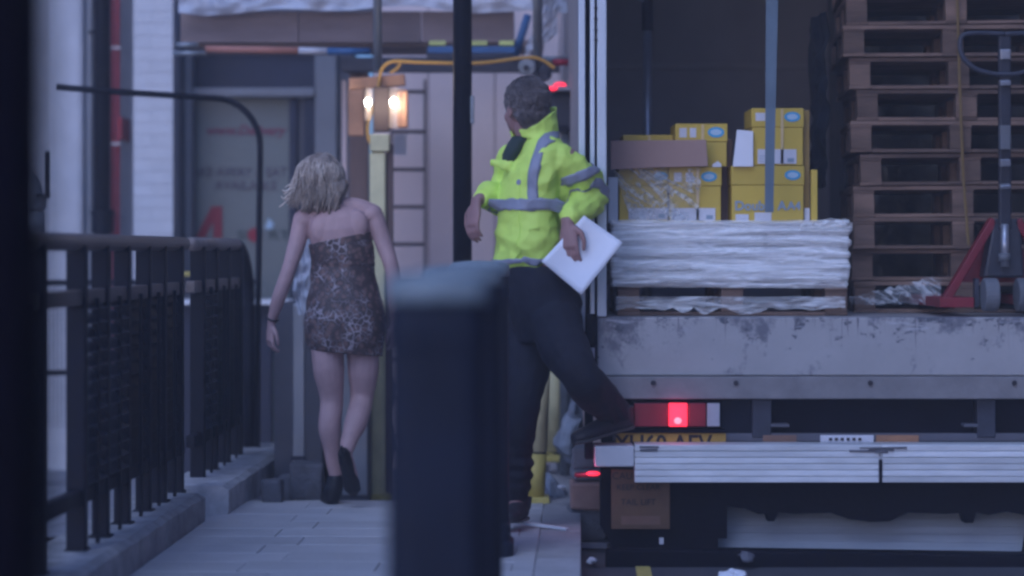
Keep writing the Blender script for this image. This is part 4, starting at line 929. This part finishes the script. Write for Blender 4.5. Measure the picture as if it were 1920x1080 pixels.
# ================================================================== PEOPLE
def remesh(mb, vox, smooth_it=3, fac=.5):
    me = bpy.data.meshes.new('t'); me.from_pydata([tuple(v) for v in mb.v], [], mb.f)
    bm = bmesh.new(); bm.from_mesh(me); bmesh.ops.recalc_face_normals(bm, faces=bm.faces[:]); bm.to_mesh(me); bm.free()
    ob = bpy.data.objects.new('t', me); COL.objects.link(ob)
    r = ob.modifiers.new('r', 'REMESH'); r.mode = 'VOXEL'; r.voxel_size = vox
    s = ob.modifiers.new('s', 'SMOOTH'); s.iterations = smooth_it; s.factor = fac
    dg = bpy.context.evaluated_depsgraph_get(); out = bpy.data.meshes.new_from_object(ob.evaluated_get(dg))
    bpy.data.objects.remove(ob); return out
def finish(me, name, m, parent, disp=None):
    org = worldloc(parent)
    if disp:
        ns = [v.normal.copy() for v in me.vertices]
        for v, n_ in zip(me.vertices, ns): v.co = v.co + n_ * disp(v.co)
    bv = BVHTree.FromPolygons([v.co.copy() for v in me.vertices], [tuple(p.vertices) for p in me.polygons])
    for v in me.vertices: v.co = v.co - org
    me.materials.clear(); me.materials.append(M[m]); me.name = name; me.shade_smooth()
    ob = bpy.data.objects.new(name, me); COL.objects.link(ob); ob.parent = parent
    return ob, bv
def limb(mb, pts, rs, seg=16, flat=1, ref=None):
    P = curve(pts, 5); n = len(pts); Rr = []
    for i in range(len(P)):
        t = i / (len(P) - 1) * (n - 1); k = min(int(t), n - 2); f = t - k; f = f * f * (3 - 2 * f)
        Rr.append(rs[k] * (1 - f) + rs[k + 1] * f)
    mb.tube(P, Rr, seg, flat, ref); mb.ball(P[0], rs[0] * .98); mb.ball(P[-1], rs[-1] * .98)
def ribbon(path, width, bv, side, off=.004, n=5, axis=None):
    P = curve(path, 8); mb = MB(); vs = []
    for i, p in enumerate(P):
        t = (P[min(i + 1, len(P) - 1)] - P[max(i - 1, 0)]).normalized()
        s_ = Vector(side) if not callable(side) else side(p, t)
        c = t.cross(s_).normalized()
        for k in range(n):
            q = p + c * width * (k / (n - 1) - .5)
            loc, nn, idx, dist = bv.find_nearest(q)
            vs.append(loc + nn * off)
    mb.add(vs, [(i * n + k, (i + 1) * n + k, (i + 1) * n + k + 1, i * n + k + 1) for i in range(len(P) - 1) for k in range(n - 1)])
    return mb
def solid(o, t=.003):
    m = o.modifiers.new('solid', 'SOLIDIFY'); m.thickness = t; m.offset = -1; return o

def hand(mb, wrist, direction, palm_n, curl=.5, scale=1.0, thumb_side=1, spread=.12):
    """palm and five tapered, bent fingers; direction = towards the fingertips, palm_n = out of the back of the hand"""
    d_ = Vector(direction).normalized(); n_ = Vector(palm_n); n_ = (n_ - d_ * n_.dot(d_)).normalized(); s_ = d_.cross(n_) * thumb_side
    w0 = Vector(wrist); S = scale
    mb.loft([(w0 - d_ * .02 * S, .026 * S, .020 * S, s_, n_), (w0 + d_ * .01 * S, .027 * S, .018 * S, s_, n_), (w0 + d_ * .05 * S, .038 * S, .016 * S, s_, n_), (w0 + d_ * .09 * S, .040 * S, .013 * S, s_, n_), (w0 + d_ * .097 * S, .034 * S, .009 * S, s_, n_)], 14)
    for i, (o_, L) in enumerate(((.029, .070), (.010, .080), (-.010, .075), (-.029, .058))):
        base = w0 + d_ * .085 * S + s_ * o_ * S; fd = (d_ + s_ * o_ * 30 * spread * .12).normalized(); pts = [base]; ang = 0
        for seg_, (fr, cb) in enumerate(((.45, .35), (.30, .6), (.25, .45))):
            ang += cb * curl * 1.5; v = fd * math.cos(ang) - n_ * math.sin(ang); pts.append(pts[-1] + v * L * S * fr)
        mb.tube(pts, [.0092 * S, .0086 * S, .0078 * S, .0062 * S], 10); mb.ball(pts[-1], .0062 * S, nu=8, nv=6); mb.ball(pts[0], .0095 * S, nu=8, nv=6)
    b = w0 + d_ * .025 * S + s_ * .026 * S
    tp = [b, b + (d_ * .6 + s_ * .8).normalized() * .032 * S - n_ * .008 * S * curl, b + (d_ * .8 + s_ * .5).normalized() * .060 * S - n_ * .022 * S * curl, b + (d_ * .93 + s_ * .3).normalized() * .082 * S - n_ * .036 * S * curl]
    mb.tube(tp, [.014 * S, .011 * S, .0095 * S, .0075 * S], 10); mb.ball(tp[-1], .0075 * S, nu=8, nv=6); mb.ball(tp[0], .014 * S)

# ---------------- the woman, seen from behind
WD = 9.85
def W(px, py, dy=0): return at(px, py, WD + dy)
wm = thing('person', 'woman in a strapless leopard-print mini dress walking away', 'person', (X(640, WD), WD, 0))
b = MB(); ex, ey, ez = (1, 0, 0), (0, 1, 0), (0, 0, 1)
def wr(n_): return n_ / 406.0
def sec(px, py, halfpx, dep, dy=0, tilt=0): return (W(px, py, dy), wr(halfpx), dep, (math.cos(tilt), 0, math.sin(tilt)), ey)
torso = [sec(646, 640, 60, .10), sec(646, 622, 69, .115), sec(647, 600, 73, .122, .0), sec(647, 565, 68, .112), sec(645, 530, 60, .095), sec(643, 495, 56, .085, 0, .02), sec(640, 460, 56, .09, 0, .06), sec(637, 430, 59, .095, 0, .10), sec(634, 408, 60, .085, .0, .12), sec(630, 394, 48, .065, .0, .12), sec(624, 384, 28, .05, .0, .1), sec(618, 376, 20, .045)]
b.loft(torso, 28)
limb(b, [W(624, 392), W(612, 372, .01), W(604, 350, .02)], [.052, .048, .05])
b.ball(W(600, 332, .0), (.074, .092, .108), Matrix.Rotation(-.15, 3, 'Y'))
# face side (turned away): jaw, nose, ears
b.ball(W(600, 352, .06), (.05, .04, .05)); b.ball(W(599, 338, .10), (.012, .018, .016)); b.ball(W(567, 338, .0), (.008, .018, .028)); b.ball(W(634, 336, .0), (.008, .018, .028))
# shoulders / scapulae
b.ball(W(572, 412), (.052, .052, .05)); b.ball(W(697, 402), (.052, .052, .05)); b.ball(W(604, 428, -.055), (.055, .03, .07)); b.ball(W(668, 422, -.055), (.055, .03, .07))
limb(b, [W(630, 390), W(600, 396), W(572, 408)], [.045, .042, .045]); limb(b, [W(632, 388), W(668, 388), W(697, 400)], [.045, .042, .045])
limb(b, [W(568, 410), W(556, 460, -.01), W(541, 508, -.03), W(524, 555, -.02), W(511, 596, .02)], [.045, .041, .034, .033, .023])
limb(b, [W(700, 402), W(718, 452, -.01), W(735, 505, -.03), W(740, 550, .0), W(741, 595, .05)], [.045, .041, .034, .033, .023])
hand(b, W(509, 606, .03), W(505, 660, .04) - W(509, 606, .03), (-.8, -.5, 0), curl=.55, scale=.92, thumb_side=-1)
hand(b, W(741, 604, .06), (0.02, .2, -1), (.8, -.5, 0), curl=.55, scale=.92, thumb_side=1)
limb(b, [W(613, 632), W(616, 690, -.02), W(622, 752, -.005), W(618, 800, -.03), W(623, 850, -.012), W(629, 892, .0)], [.082, .073, .054, .053, .038, .030])
limb(b, [W(680, 634), W(681, 690, .0), W(678, 748, .01), W(668, 790, -.08), W(656, 822, -.15), W(648, 850, -.21)], [.082, .073, .054, .053, .040, .030])
for c, s_ in ((W(629, 905, .02), 1),): b.ball(c, (.036, .05, .045))
b.ball(W(647, 860, -.23), (.034, .04, .045))
limb(b, [W(629, 900, .02), W(622, 925, .10), W(618, 936, .18)], [.034, .036, .026])
limb(b, [W(648, 858, -.22), W(656, 890, -.20), W(662, 915, -.18)], [.034, .036, .026])
me = remesh(b, .0048, 4)
wbody, wbv = finish(me, 'body', 'skin_w', wm)
# dress
b = MB(); g = 1.045
dt = [(654, 653, 65.5, .112, 0), (646, 640, 74, .124, 0), (647, 600, 76.5, .132, 0), (647, 565, 71.5, .121, .0), (645, 530, 63.5, .104, 0), (643, 503, 60, .095, .02), (643, 494, 59, .093, .03), (643, 485, 60, .096, .04), (640, 460, 60.5, .100, .12), (637.5, 447, 61.5, .103, .20)]
dt = [(649, 661, 70, .116, -.10)] + dt[1:]
secs = []
for px, py, hp_, dep, tl_ in dt: secs.append(sec(px, py, hp_, dep, 0, tl_))
secs = secs[::-1]
P = []
# interpolate for density
for i in range(len(secs) - 1):
    for k in range(6):
        t = k / 6; A, B_ = secs[i], secs[i + 1]
        P.append((A[0].lerp(B_[0], t), A[1] + (B_[1] - A[1]) * t, A[2] + (B_[2] - A[2]) * t, Vector(A[3]).lerp(Vector(B_[3]), t), ey))
P.append(secs[-1])
b.loft(P, 96)
for i, v in enumerate(b.v):                     # folds, the split of the seat, gathers at the waist seam
    px = v.x * F / WD + 960; py = HOR + (CAM_Z - v.z) * F / WD
    d_ = .006 * nz(v, 12, 3) + .003 * nz((v.x * 3, v.y * 3, v.z * 30), 1.0, 5)
    if v.y < WD:
        cx_ = 648; d_ -= .012 * math.exp(-((px - cx_) / 10) ** 2) * max(0, min(1, (py - 560) / 40)) * max(0, min(1, (640 - py) / 30)) - .010 * (math.exp(-((px - 612) / 22) ** 2) + math.exp(-((px - 684) / 22) ** 2)) * math.exp(-((py - 610) / 34) ** 2)
        d_ -= .006 * math.exp(-((px - 643) / 10) ** 2) * (py < 570)
    d_ += .004 * math.exp(-((py - 494) / 4) ** 2)
    c = Vector((X(645, WD), WD, v.z)); b.v[i] = v + (v - c).normalized() * d_
b.f = [f for f in b.f if len(f) == 4]
dress = b.build('dress', 'leopard', wm, smooth=True); solid(dress, .004)
# bracelet
mb = MB(); c = W(511, 597, .02); ax = (W(524, 555, -.02) - c).normalized(); u_ = ax.cross(Vector(ey)).normalized(); v_ = ax.cross(u_)
mb.tube([c + (u_ * math.cos(a) + v_ * math.sin(a)) * .028 for a in [2 * math.pi * k / 20 for k in range(21)]], .005, 8); mb.build('bracelet', 'band_dark', wm, smooth=True)
mb = MB(); mb.tube(curve([W(598, 378, -.03), W(606, 374, -.052), W(616, 372, -.057), W(628, 376, -.05)], 5), .002, 6); mb.build('necklace', 'pole_silver', wm, smooth=True)
# shoes: black pumps with platform and heel
mb = MB(); mb.loft([(W(622, 945, .00), .030, .034, ex, ey), (W(623, 936, .0), .038, .042, ex, ey), (W(626, 915, .005), .043, .050, ex, ey), (W(629, 897, .0), .036, .038, ex, ey), (W(629, 890, .0), .031, .031, ex, ey)], 18)
mb.loft([(W(622, 944, .02), .034, .03, ex, ez), (W(618, 934, .10), .044, .044, ex, ez), (W(616, 936, .18), .040, .034, ex, ez), (W(613, 940, .23), .014, .014, ex, ez)], 18)
me = remesh(mb, .004, 3); finish(me, 'shoe', 'shoe_black', wm)
mb = MB(); u = Vector((1, 0, 0)); ax = (W(660, 925, -.17) - W(645, 850, -.25)).normalized(); nn = u.cross(ax)
mb.loft([(W(644, 842, -.262), .018, .018, u, nn), (W(645, 850, -.245), .029, .033, u, nn), (W(648, 865, -.24), .032, .036, u, nn), (W(653, 885, -.22), .031, .03, u, nn), (W(658, 903, -.20), .040, .026, u, nn), (W(661, 918, -.185), .038, .024, u, nn), (W(663, 928, -.17), .018, .014, u, nn)], 18)
mb.tube([W(643, 852, -.26), W(640, 838, -.33)], [.016, .008], 10)
me = remesh(mb, .004, 3); finish(me, 'shoe', 'shoe_black', wm)
# hair: base volume plus many tapering locks
hb = MB()
hb.ball(W(601, 326, -.005), (.102, .102, .098)); hb.ball(W(590, 352, -.03), (.085, .07, .065)); hb.ball(W(625, 350, -.015), (.072, .08, .06)); hb.ball(W(592, 378, -.04), (.045, .035, .045))
me = remesh(hb, .008, 6, .6)
vs = [v.co.copy() for v in me.vertices]; fsx = [tuple(p.vertices) for p in me.polygons]
hl = MB(); hm = MB(); hm.v = [v + Vector((nz(v, 22, 1), nz(v, 22, 2), nz(v, 22, 3))) * .012 for v in vs]; hm.f = fsx
crown = W(606, 286, .02)
for i in range(1300):
    a = rnd.uniform(0, 2 * math.pi)
    root = W(604 + rnd.uniform(-12, 12), 291 + rnd.uniform(-5, 12), .02 + rnd.uniform(-.04, .03))
    dx, dyy = math.cos(a), math.sin(a); k_ = rnd.uniform(.93, 1.06)
    rx = .112 * k_; ry = .108 * k_; drop = rnd.uniform(.08, .195) * (1 - .12 * max(0, dx))
    if dyy > .55: drop *= .6
    c0 = W(600, 328, -.005); ph = rnd.uniform(0, 6.28); fl = rnd.uniform(-.3, 1)
    pts = [root]
    for q in range(1, 9):
        t = q / 8; ang = min(1.0, t * 1.6) * 1.45
        if t < .6: rad = math.sin(ang); zz = .095 * math.cos(ang) - .012
        else: rad = 1.0 + (t - .6) * (fl * .55 - .05); zz = .0 - (t - .6) / .4 * drop * .85
        wv = .020 * math.sin(ph + t * 7) * t
        pts.append(c0 + Vector((dx * rx * rad - dyy * wv - .03 * max(0, t - .55), dyy * ry * rad * (1 if t < .7 else .92) + dx * wv, zz + .006 * math.sin(ph * 2 + t * 7))))
    r0 = rnd.uniform(.0014, .0036); C = curve(pts, 2)
    (hm if i % 3 else hl).tube(C, [r0 * (1 - (n_ / (len(C) - 1)) ** 3 * .9) for n_ in range(len(C))], 5, .6)
for i in range(60):                                  # loose ends flicking out to the left and at the nape
    p0 = W(rnd.uniform(548, 585), rnd.uniform(335, 365), rnd.uniform(-.05, .03)); p1 = p0 + Vector((rnd.uniform(-.045, -.0), 0, rnd.uniform(-.05, -.01))); p2 = p1 + Vector((rnd.uniform(-.03, .0), 0, rnd.uniform(-.02, .02)))
    (hl if i % 2 else hm).tube(curve([p0, p1, p2], 4), [.0035] * 7 + [.002, .0006], 5)
for i in range(60):
    p0 = W(rnd.uniform(572, 640), rnd.uniform(358, 372), rnd.uniform(-.09, -.05)); p1 = p0 + Vector((rnd.uniform(-.02, .0), 0.01, rnd.uniform(-.06, -.03))); p2 = p1 + Vector((rnd.uniform(-.02, .01), 0.015, rnd.uniform(-.04, -.0)))
    hm.tube(curve([p0, p1, p2], 4), [.007] * 7 + [.004, .001], 5)
hm.build('hair', 'hair_w', wm, smooth=True); hl.build('hair_streaks', 'hair_light', wm, smooth=True)

# ---------------- the man, stepping down off the lift
MD = 8.98
def Q(px, py, dy=0): return at(px, py, MD + dy)
mn = thing('person', 'man in a yellow hi-vis jacket stepping down off the tail lift', 'person', (X(985, MD), MD, 0))
def mr_(n_): return n_ * MD / F
fw = Vector((-.92, -.39, 0)).normalized(); sd = Vector((-.39, .92, 0)).normalized()      # he faces left and towards us; sd = his right
b = MB()
tor = [(1022, 600, .12, .10), (1018, 560, .135, .105), (1008, 520, .125, .105), (1000, 480, .12, .10), (996, 440, .12, .10), (996, 400, .125, .10), (1000, 350, .13, .095), (1006, 310, .135, .085), (1006, 285, .12, .075), (1002, 268, .085, .065), (998, 256, .06, .056)]
b.loft([(Q(px, py), w_, d_, sd, fw) for px, py, w_, d_ in tor], 26)
limb(b, [Q(1002, 275), Q(996, 255), Q(990, 235)], [.068, .062, .062])
# head: turned left and slightly away from us
hf = Vector((-.56, .83, 0)).normalized(); hs = Vector((0, 0, 1)).cross(hf).normalized()
HC = Q(985, 203); RM = Matrix((hf, hs, Vector(ez))).transposed()
def Hh(f_, s_, u_): return HC + hf * f_ + hs * s_ + Vector((0, 0, u_))
b.ball(Hh(-.005, 0, .02), (.102, .08, .105), RM); b.ball(Hh(.035, 0, -.045), (.062, .062, .07), RM)
b.ball(Hh(.062, 0, -.09), (.034, .034, .026), RM); b.ball(Hh(.088, 0, .03), (.014, .05, .014), RM)
b.tube([Hh(.088, 0, .012), Hh(.108, 0, -.028)], [.009, .016], 10); b.ball(Hh(.108, 0, -.032), (.016, .017, .013), RM)
b.ball(Hh(.082, 0, -.060), (.016, .026, .008), RM); b.ball(Hh(.080, 0, -.071), (.014, .022, .008), RM)
for s_ in (-1, 1):
    b.ball(Hh(.0, .079 * s_, -.012), (.018, .009, .032), RM); b.ball(Hh(.072, .032 * s_, .004), (.012, .018, .012), RM); b.ball(Hh(.055, .042 * s_, -.035), (.028, .022, .028), RM)
# arms
LS, LE, LW = Q(1062, 298, -.10), Q(1112, 372, .04), Q(1066, 412, -.16)
RS_, RE, RW = Q(966, 305, .10), Q(944, 372, .17), Q(900, 374, -.03)
limb(b, [LS, LE], [.052, .044]); limb(b, [LE, LW], [.047, .030]); limb(b, [RS_, RE], [.05, .044]); limb(b, [RE, RW], [.047, .030])
LH0 = Q(1064, 418, -.18); hand(b, LH0, Q(1068, 474, -.20) - LH0, (-.45, -.9, .0), curl=.42, scale=1.12, thumb_side=-1)
RH0 = Q(893, 380, -.06); hand(b, RH0, Q(884, 432, -.09) - RH0, (-.75, -.6, .15), curl=.55, scale=1.08, thumb_side=1)
# legs
HL, KL, AL = Q(1040, 600, -.09), Q(1088, 706, -.26), Q(1160, 782, .0)
HR, KR, AR = Q(1000, 600, .08), Q(978, 770, -.04), Q(968, 935, .02)
limb(b, [HL, KL], [.08, .054]); limb(b, [KL, (KL + AL) / 2 + Vector((.01, .02, .01)), AL], [.054, .05, .036])
limb(b, [HR, KR], [.08, .05]); limb(b, [KR, (KR + AR) / 2, AR], [.05, .044, .028])
limb(b, [AL, Q(1110, 818, -.02)], [.038, .018]); limb(b, [AR, Q(962, 968, -.06)], [.036, .02])
me = remesh(b, .0045, 3); finish(me, 'body', 'skin_m', mn)
# hair
hb = MB()
hb.ball(Hh(-.018, 0, .034), (.112, .088, .10), RM); hb.ball(Hh(-.055, 0, -.02), (.062, .078, .07), RM); hb.ball(Hh(-.06, 0, -.055), (.045, .06, .045), RM)
hb.ball(Hh(.02, -.066, .01), (.028, .018, .04), RM)
me = remesh(hb, .006, 3)
mhair, _ = finish(me, 'hair', 'hair_m', mn, lambda c: .004 * nz(c, 30, 2))
sh_ = MB(); org_ = worldloc(mn); vv_ = mhair.data.vertices
for i in range(0, len(vv_), max(1, len(vv_) // 2200)):
    v = vv_[i]; nn = v.normal; p = v.co + org_
    fl_ = (Vector((0, 0, -1)) - hf * .7 + Vector((nz(p, 20, 1), nz(p, 20, 2), 0)) * .8); fl_ = (fl_ - nn * fl_.dot(nn)); 
    if fl_.length < .05: continue
    fl_.normalize(); sh_.tube([p - nn * .001, p + fl_ * .012 + nn * .003, p + fl_ * .024 + nn * .0035], [.0022, .0018, .0005], 4)
sh_.build('hair_strands', 'hair_m2', mn, smooth=True)
# shirt at the open neck
mb = MB(); mb.loft([(Q(954, 318, -.03), .012, .01, sd, fw), (Q(954, 312, -.035), .030, .026, sd, fw), (Q(957, 290, -.03), .042, .034, sd, fw), (Q(972, 268, -.02), .05, .045, sd, fw), (Q(985, 256, -.01), .055, .055, sd, fw)], 20); mb.build('shirt', 'shirt', mn, smooth=True)
# jacket
jk = MB()
jt = [(980, 510, .125, .095), (982, 500, .15, .112), (986, 482, .165, .128), (988, 450, .172, .130), (989, 420, .168, .124), (990, 393, .165, .120), (994, 360, .172, .120), (1000, 325, .185, .118), (1007, 298, .185, .105), (1012, 278, .160, .085), (1010, 262, .118, .072), (1004, 248, .086, .072)]
jk.loft([(Q(px, py), w_, d_, sd, fw) for px, py, w_, d_ in jt], 30)
limb(jk, [Q(1050, 302, -.10), Q(1083, 330, -.05), Q(1106, 364, .02)], [.070, .082, .084]); limb(jk, [Q(1108, 366, .02), Q(1090, 392, -.08), Q(1070, 402, -.15)], [.080, .070, .050])
jk.ball(Q(1112, 366, .02), (.062, .08, .07)); jk.ball(Q(1048, 340, .0), (.085, .10, .12)); jk.ball(Q(1040, 395, .02), (.06, .09, .10))
limb(jk, [RS_, RE], [.085, .07]); limb(jk, [RE, Q(920, 368, .06), Q(905, 372, -.01)], [.072, .066, .046])
# collar: tall stand round the back of the neck, and the open front flaps
CC = Q(1000, 248, .0)
def cring(r0, r1, z_, tiltf): 
    out = []
    for k in range(15):
        a = R(-150 + 300 * k / 14); dirv = -fw * math.cos(a) + sd * math.sin(a)
        hgt = .11 * max(.15, math.cos(a * .62)) ** 1.3
        out.append((CC + dirv * (r0), CC + dirv * (r1) + Vector((0, 0, hgt)) - fw * .0))
    return out
cr_ = cring(.088, .098, 0, 0); 
for (a0, a1), (b0, b1) in zip(cr_, cr_[1:]):
    th = .008; ca = (a0 - CC); ca.z = 0; cb = (b0 - CC); cb.z = 0; na, nb = ca.normalized() * th, cb.normalized() * th
    dn = Vector((0, 0, -.03))
    vv = [a0 - na + dn, a0 + na + dn, a1 + na, a1 - na, b0 - nb + dn, b0 + nb + dn, b1 + nb, b1 - nb]
    jk.add(vv, [(0, 1, 2, 3), (7, 6, 5, 4), (0, 4, 5, 1), (1, 5, 6, 2), (2, 6, 7, 3), (3, 7, 4, 0)])
# front flap pulled open towards the left
fl = [Q(968, 300, -.10), Q(946, 296, -.06), Q(922, 306, -.03), Q(930, 318, -.03), Q(950, 326, -.06), Q(950, 345, -.05)]
jk.tube([Q(960, 312, -.06), Q(940, 308, -.04), Q(921, 304, -.02)], [.03, .02, .010], 8, flat=.5)
me = remesh(jk, .006, 5, .5)
def folds(c):
    rg = abs(nz((c.x * 6 + c.z * 6, c.y * 5, c.z * 7 - c.x * 7), 1.0, 23)); d_ = .022 * (.25 - min(rg, .5)) + .009 * (.2 - abs(nz((c.x * 15 - c.z * 9, c.y * 12, c.z * 16), 1, 27))) + .010 * nz((c.x * 7 + c.z * 4, c.y * 7, c.z * 9 - c.x * 5), 1.0, 3) + .005 * nz((c.x * 18 + c.z * 12, c.y * 16, c.z * 20), 1, 7)
    hem = Z(500, MD); d_ += .008 * math.sin((c.x * 60 + c.y * 40)) * math.exp(-((c.z - hem) / .03) ** 2) * .5
    elb = Q(1112, 370, .02); r_ = (c - elb).length; d_ += .008 * math.sin(c.z * 120 + c.x * 60) * math.exp(-(r_ / .09) ** 2)
    return d_
jacket, jb = finish(me, 'jacket', 'hivis', mn, folds)
# retroreflective bands following the cloth
def band(path, width, side, name='reflective_band'):
    o = ribbon(path, width, jb, side, .0035).build(name, 'retro', jacket, smooth=True); solid(o, .003); return o
camd = Vector((0, -1, 0))
circ = []
for k in range(19):
    a = R(-105 + 210 * k / 18); dv = fw * math.cos(a) - sd * math.sin(a); circ.append(Q(995, 387 + 1.5 * math.sin(a), 0) + dv * .19)
# whole ring round the chest
circ = []
for k in range(33):
    a = 2 * math.pi * k / 32; circ.append(Q(994, 385, 0) + sd * math.cos(a) * .188 + fw * math.sin(a) * .165)
band(circ, .046, lambda p, t: (p - Q(994, 385)).normalized())
band([Q(1000, 378, -.17), Q(997, 345, -.17), Q(1003, 310, -.16), Q(1018, 278, -.12), Q(1038, 255, -.06), Q(1046, 250, .0)], .048, camd)
def ring(c, ax, r, width):
    ax = ax.normalized(); u = ax.cross(Vector((0, 1, 0))).normalized(); v = ax.cross(u); pts = [c + (u * math.cos(2 * math.pi * k / 20) + v * math.sin(2 * math.pi * k / 20)) * r for k in range(21)]
    return band(pts, width, lambda p, t, c=c: (p - c).normalized())
def vring(c, w_ax, tilt, r, width): return ring(c, w_ax, r, width)
ring(Q(1088, 318, -.05), Q(1104, 370, .0) - Q(1078, 290, -.06), .088, .044)
ring(Q(1104, 362, .0), Q(1100, 392, -.05) - Q(1104, 340, .02), .082, .044)
hemc = []
for k in range(33):
    a = 2 * math.pi * k / 32; hemc.append(Q(990, 493, 0) + sd * math.cos(a) * .175 + fw * math.sin(a) * .16)
band(hemc, .03, lambda p, t: (p - Q(990, 493)).normalized())
for pth, wd_, nm in (([Q(958, 345, -.2), Q(957, 385, -.2), Q(957, 440, -.2), Q(960, 490, -.2)], .010, 'zip_flap'), ([Q(985, 425, -.2), Q(1015, 428, -.2)], .018, 'pocket_flap')):
    o = ribbon(pth, wd_, jb, camd, .003).build(nm, 'hivis', jacket, smooth=True); solid(o, .003)
mb = MB(); cpos = jb.find_nearest(Q(966, 340, -.15)); mb.tube([cpos[0] - cpos[1] * .002, cpos[0] + cpos[1] * .003], .012, 12); mb.build('chest_badge', 'retro', jacket)
# trousers
tb = MB()
tb.loft([(Q(1005, 500), .165, .145, sd, fw), (Q(1012, 530), .17, .15, sd, fw), (Q(1020, 570), .178, .158, sd, fw), (Q(1022, 605), .172, .145, sd, fw), (Q(1018, 640, 0), .12, .11, sd, fw)], 26)
tb.ball(Q(1058, 585, .03), (.075, .09, .11))
limb(tb, [HL, Q(1060, 655, -.18), KL, Q(1122, 745, -.13), Q(1154, 772, -.02)], [.118, .102, .082, .082, .064])
limb(tb, [HR, Q(988, 690, .02), KR, Q(971, 850, .0), Q(968, 918, .02)], [.112, .092, .074, .066, .062])
me = remesh(tb, .007, 4, .5)
def tf(c):
    d_ = .008 * nz((c.x * 8 + c.z * 5, c.y * 8, c.z * 10), 1, 13) + .004 * nz(c, 22, 17)
    r_ = (c - Q(1140, 765, -.05)).length; d_ += .009 * math.sin((c.x + c.z * .6) * 110) * math.exp(-(r_ / .10) ** 2)
    r_ = (c - Q(978, 880, 0)).length; d_ += .007 * math.sin(c.z * 120) * math.exp(-(r_ / .10) ** 2)
    return d_
finish(me, 'trousers', 'trouser', mn, tf)
# shoes
def shoe(heel, toe, up, nm='shoe'):
    heel, toe = Vector(heel), Vector(toe); d_ = (toe - heel).normalized(); up = Vector(up); up = (up - d_ * up.dot(d_)).normalized(); s_ = d_.cross(up); L = (toe - heel).length
    mb = MB(); c = lambda t, u: heel + d_ * L * t + up * u
    mb.loft([(c(0, .035), .022, .03, s_, up), (c(.06, .04), .034, .04, s_, up), (c(.25, .045), .038, .048, s_, up), (c(.45, .042), .040, .042, s_, up), (c(.65, .034), .046, .034, s_, up), (c(.85, .028), .045, .028, s_, up), (c(.97, .024), .028, .022, s_, up), (c(1, .022), .012, .014, s_, up)], 20)
    mb.tube([c(.12, .05), c(.10, .10)], [.042, .046], 16)
    me = remesh(mb, .0045, 3); o, _ = finish(me, nm, 'shoe', mn)
    so_ = MB(); 
    outl = [(0, .018), (.04, .034), (.25, .040), (.45, .040), (.7, .050), (.88, .046), (.98, .026), (1.01, 0)]
    pl_ = [(t, w_) for t, w_ in outl] + [(t, -w_) for t, w_ in outl[::-1][1:]]
    vs = [c(t, 0) + s_ * w_ for t, w_ in pl_] + [c(t, .014) + s_ * w_ for t, w_ in pl_]; n = len(pl_)
    so_.add(vs, [tuple(reversed(range(n))), tuple(range(n, 2 * n))] + [(i, (i + 1) % n, n + (i + 1) % n, n + i) for i in range(n)])
    org = worldloc(mn); so_.build('sole', 'sole', mn, bevel=.003)
shoe(Q(1188, 802, .0), Q(1074, 834, -.10), (0, 0, 1))
shoe(Q(980, 974, .08), Q(950, 981, -.16), (0, 0, 1))
# paper in his left hand
pc = [at(1095, 404, 8.80), at(1168, 455, 8.78), at(1090, 553, 8.76), at(1015, 490, 8.78)]
mb = MB()
def pf(u, v):
    p = pc[0].lerp(pc[1], u).lerp(pc[3].lerp(pc[2], u), v); p.y += .016 * math.sin(u * 3) - .012 * v * v; return p
mb.grid(pf, 10, 10); po_ = mb.build('paper_stack', 'paper', smooth=True); solid(po_, .003); tag(po_, 'white sheets of paper held tilted in the man\'s left hand', 'paper')

# ================================================================== volume put in to lift the dark tones: haze
hz = MB().box((-15, -6, -3.2), (15, 28, 9.3)).build('added_haze', 'hoard'); hz['kind'] = 'stuff'
hm_ = bpy.data.materials.new('added_haze_air'); hm_.use_nodes = True; hm_.node_tree.nodes.clear()
_o = hm_.node_tree.nodes.new('ShaderNodeOutputMaterial'); _p = hm_.node_tree.nodes.new('ShaderNodeVolumePrincipled')
_p.inputs['Density'].default_value = .0085; _p.inputs['Color'].default_value = (.9, .9, .95, 1)
hm_.node_tree.links.new(_p.outputs[0], _o.inputs['Volume']); hz.data.materials.clear(); hz.data.materials.append(hm_)

# ================================================================== right-hand street building to close the view
rb = thing('building', 'plain dark brick building across the road beyond the lorry', 'building', (6.5, 12, -.12))
MB().box((6.5, -4, -.12), (7.5, 25, 9)).build('wall', 'wood_brown', rb)
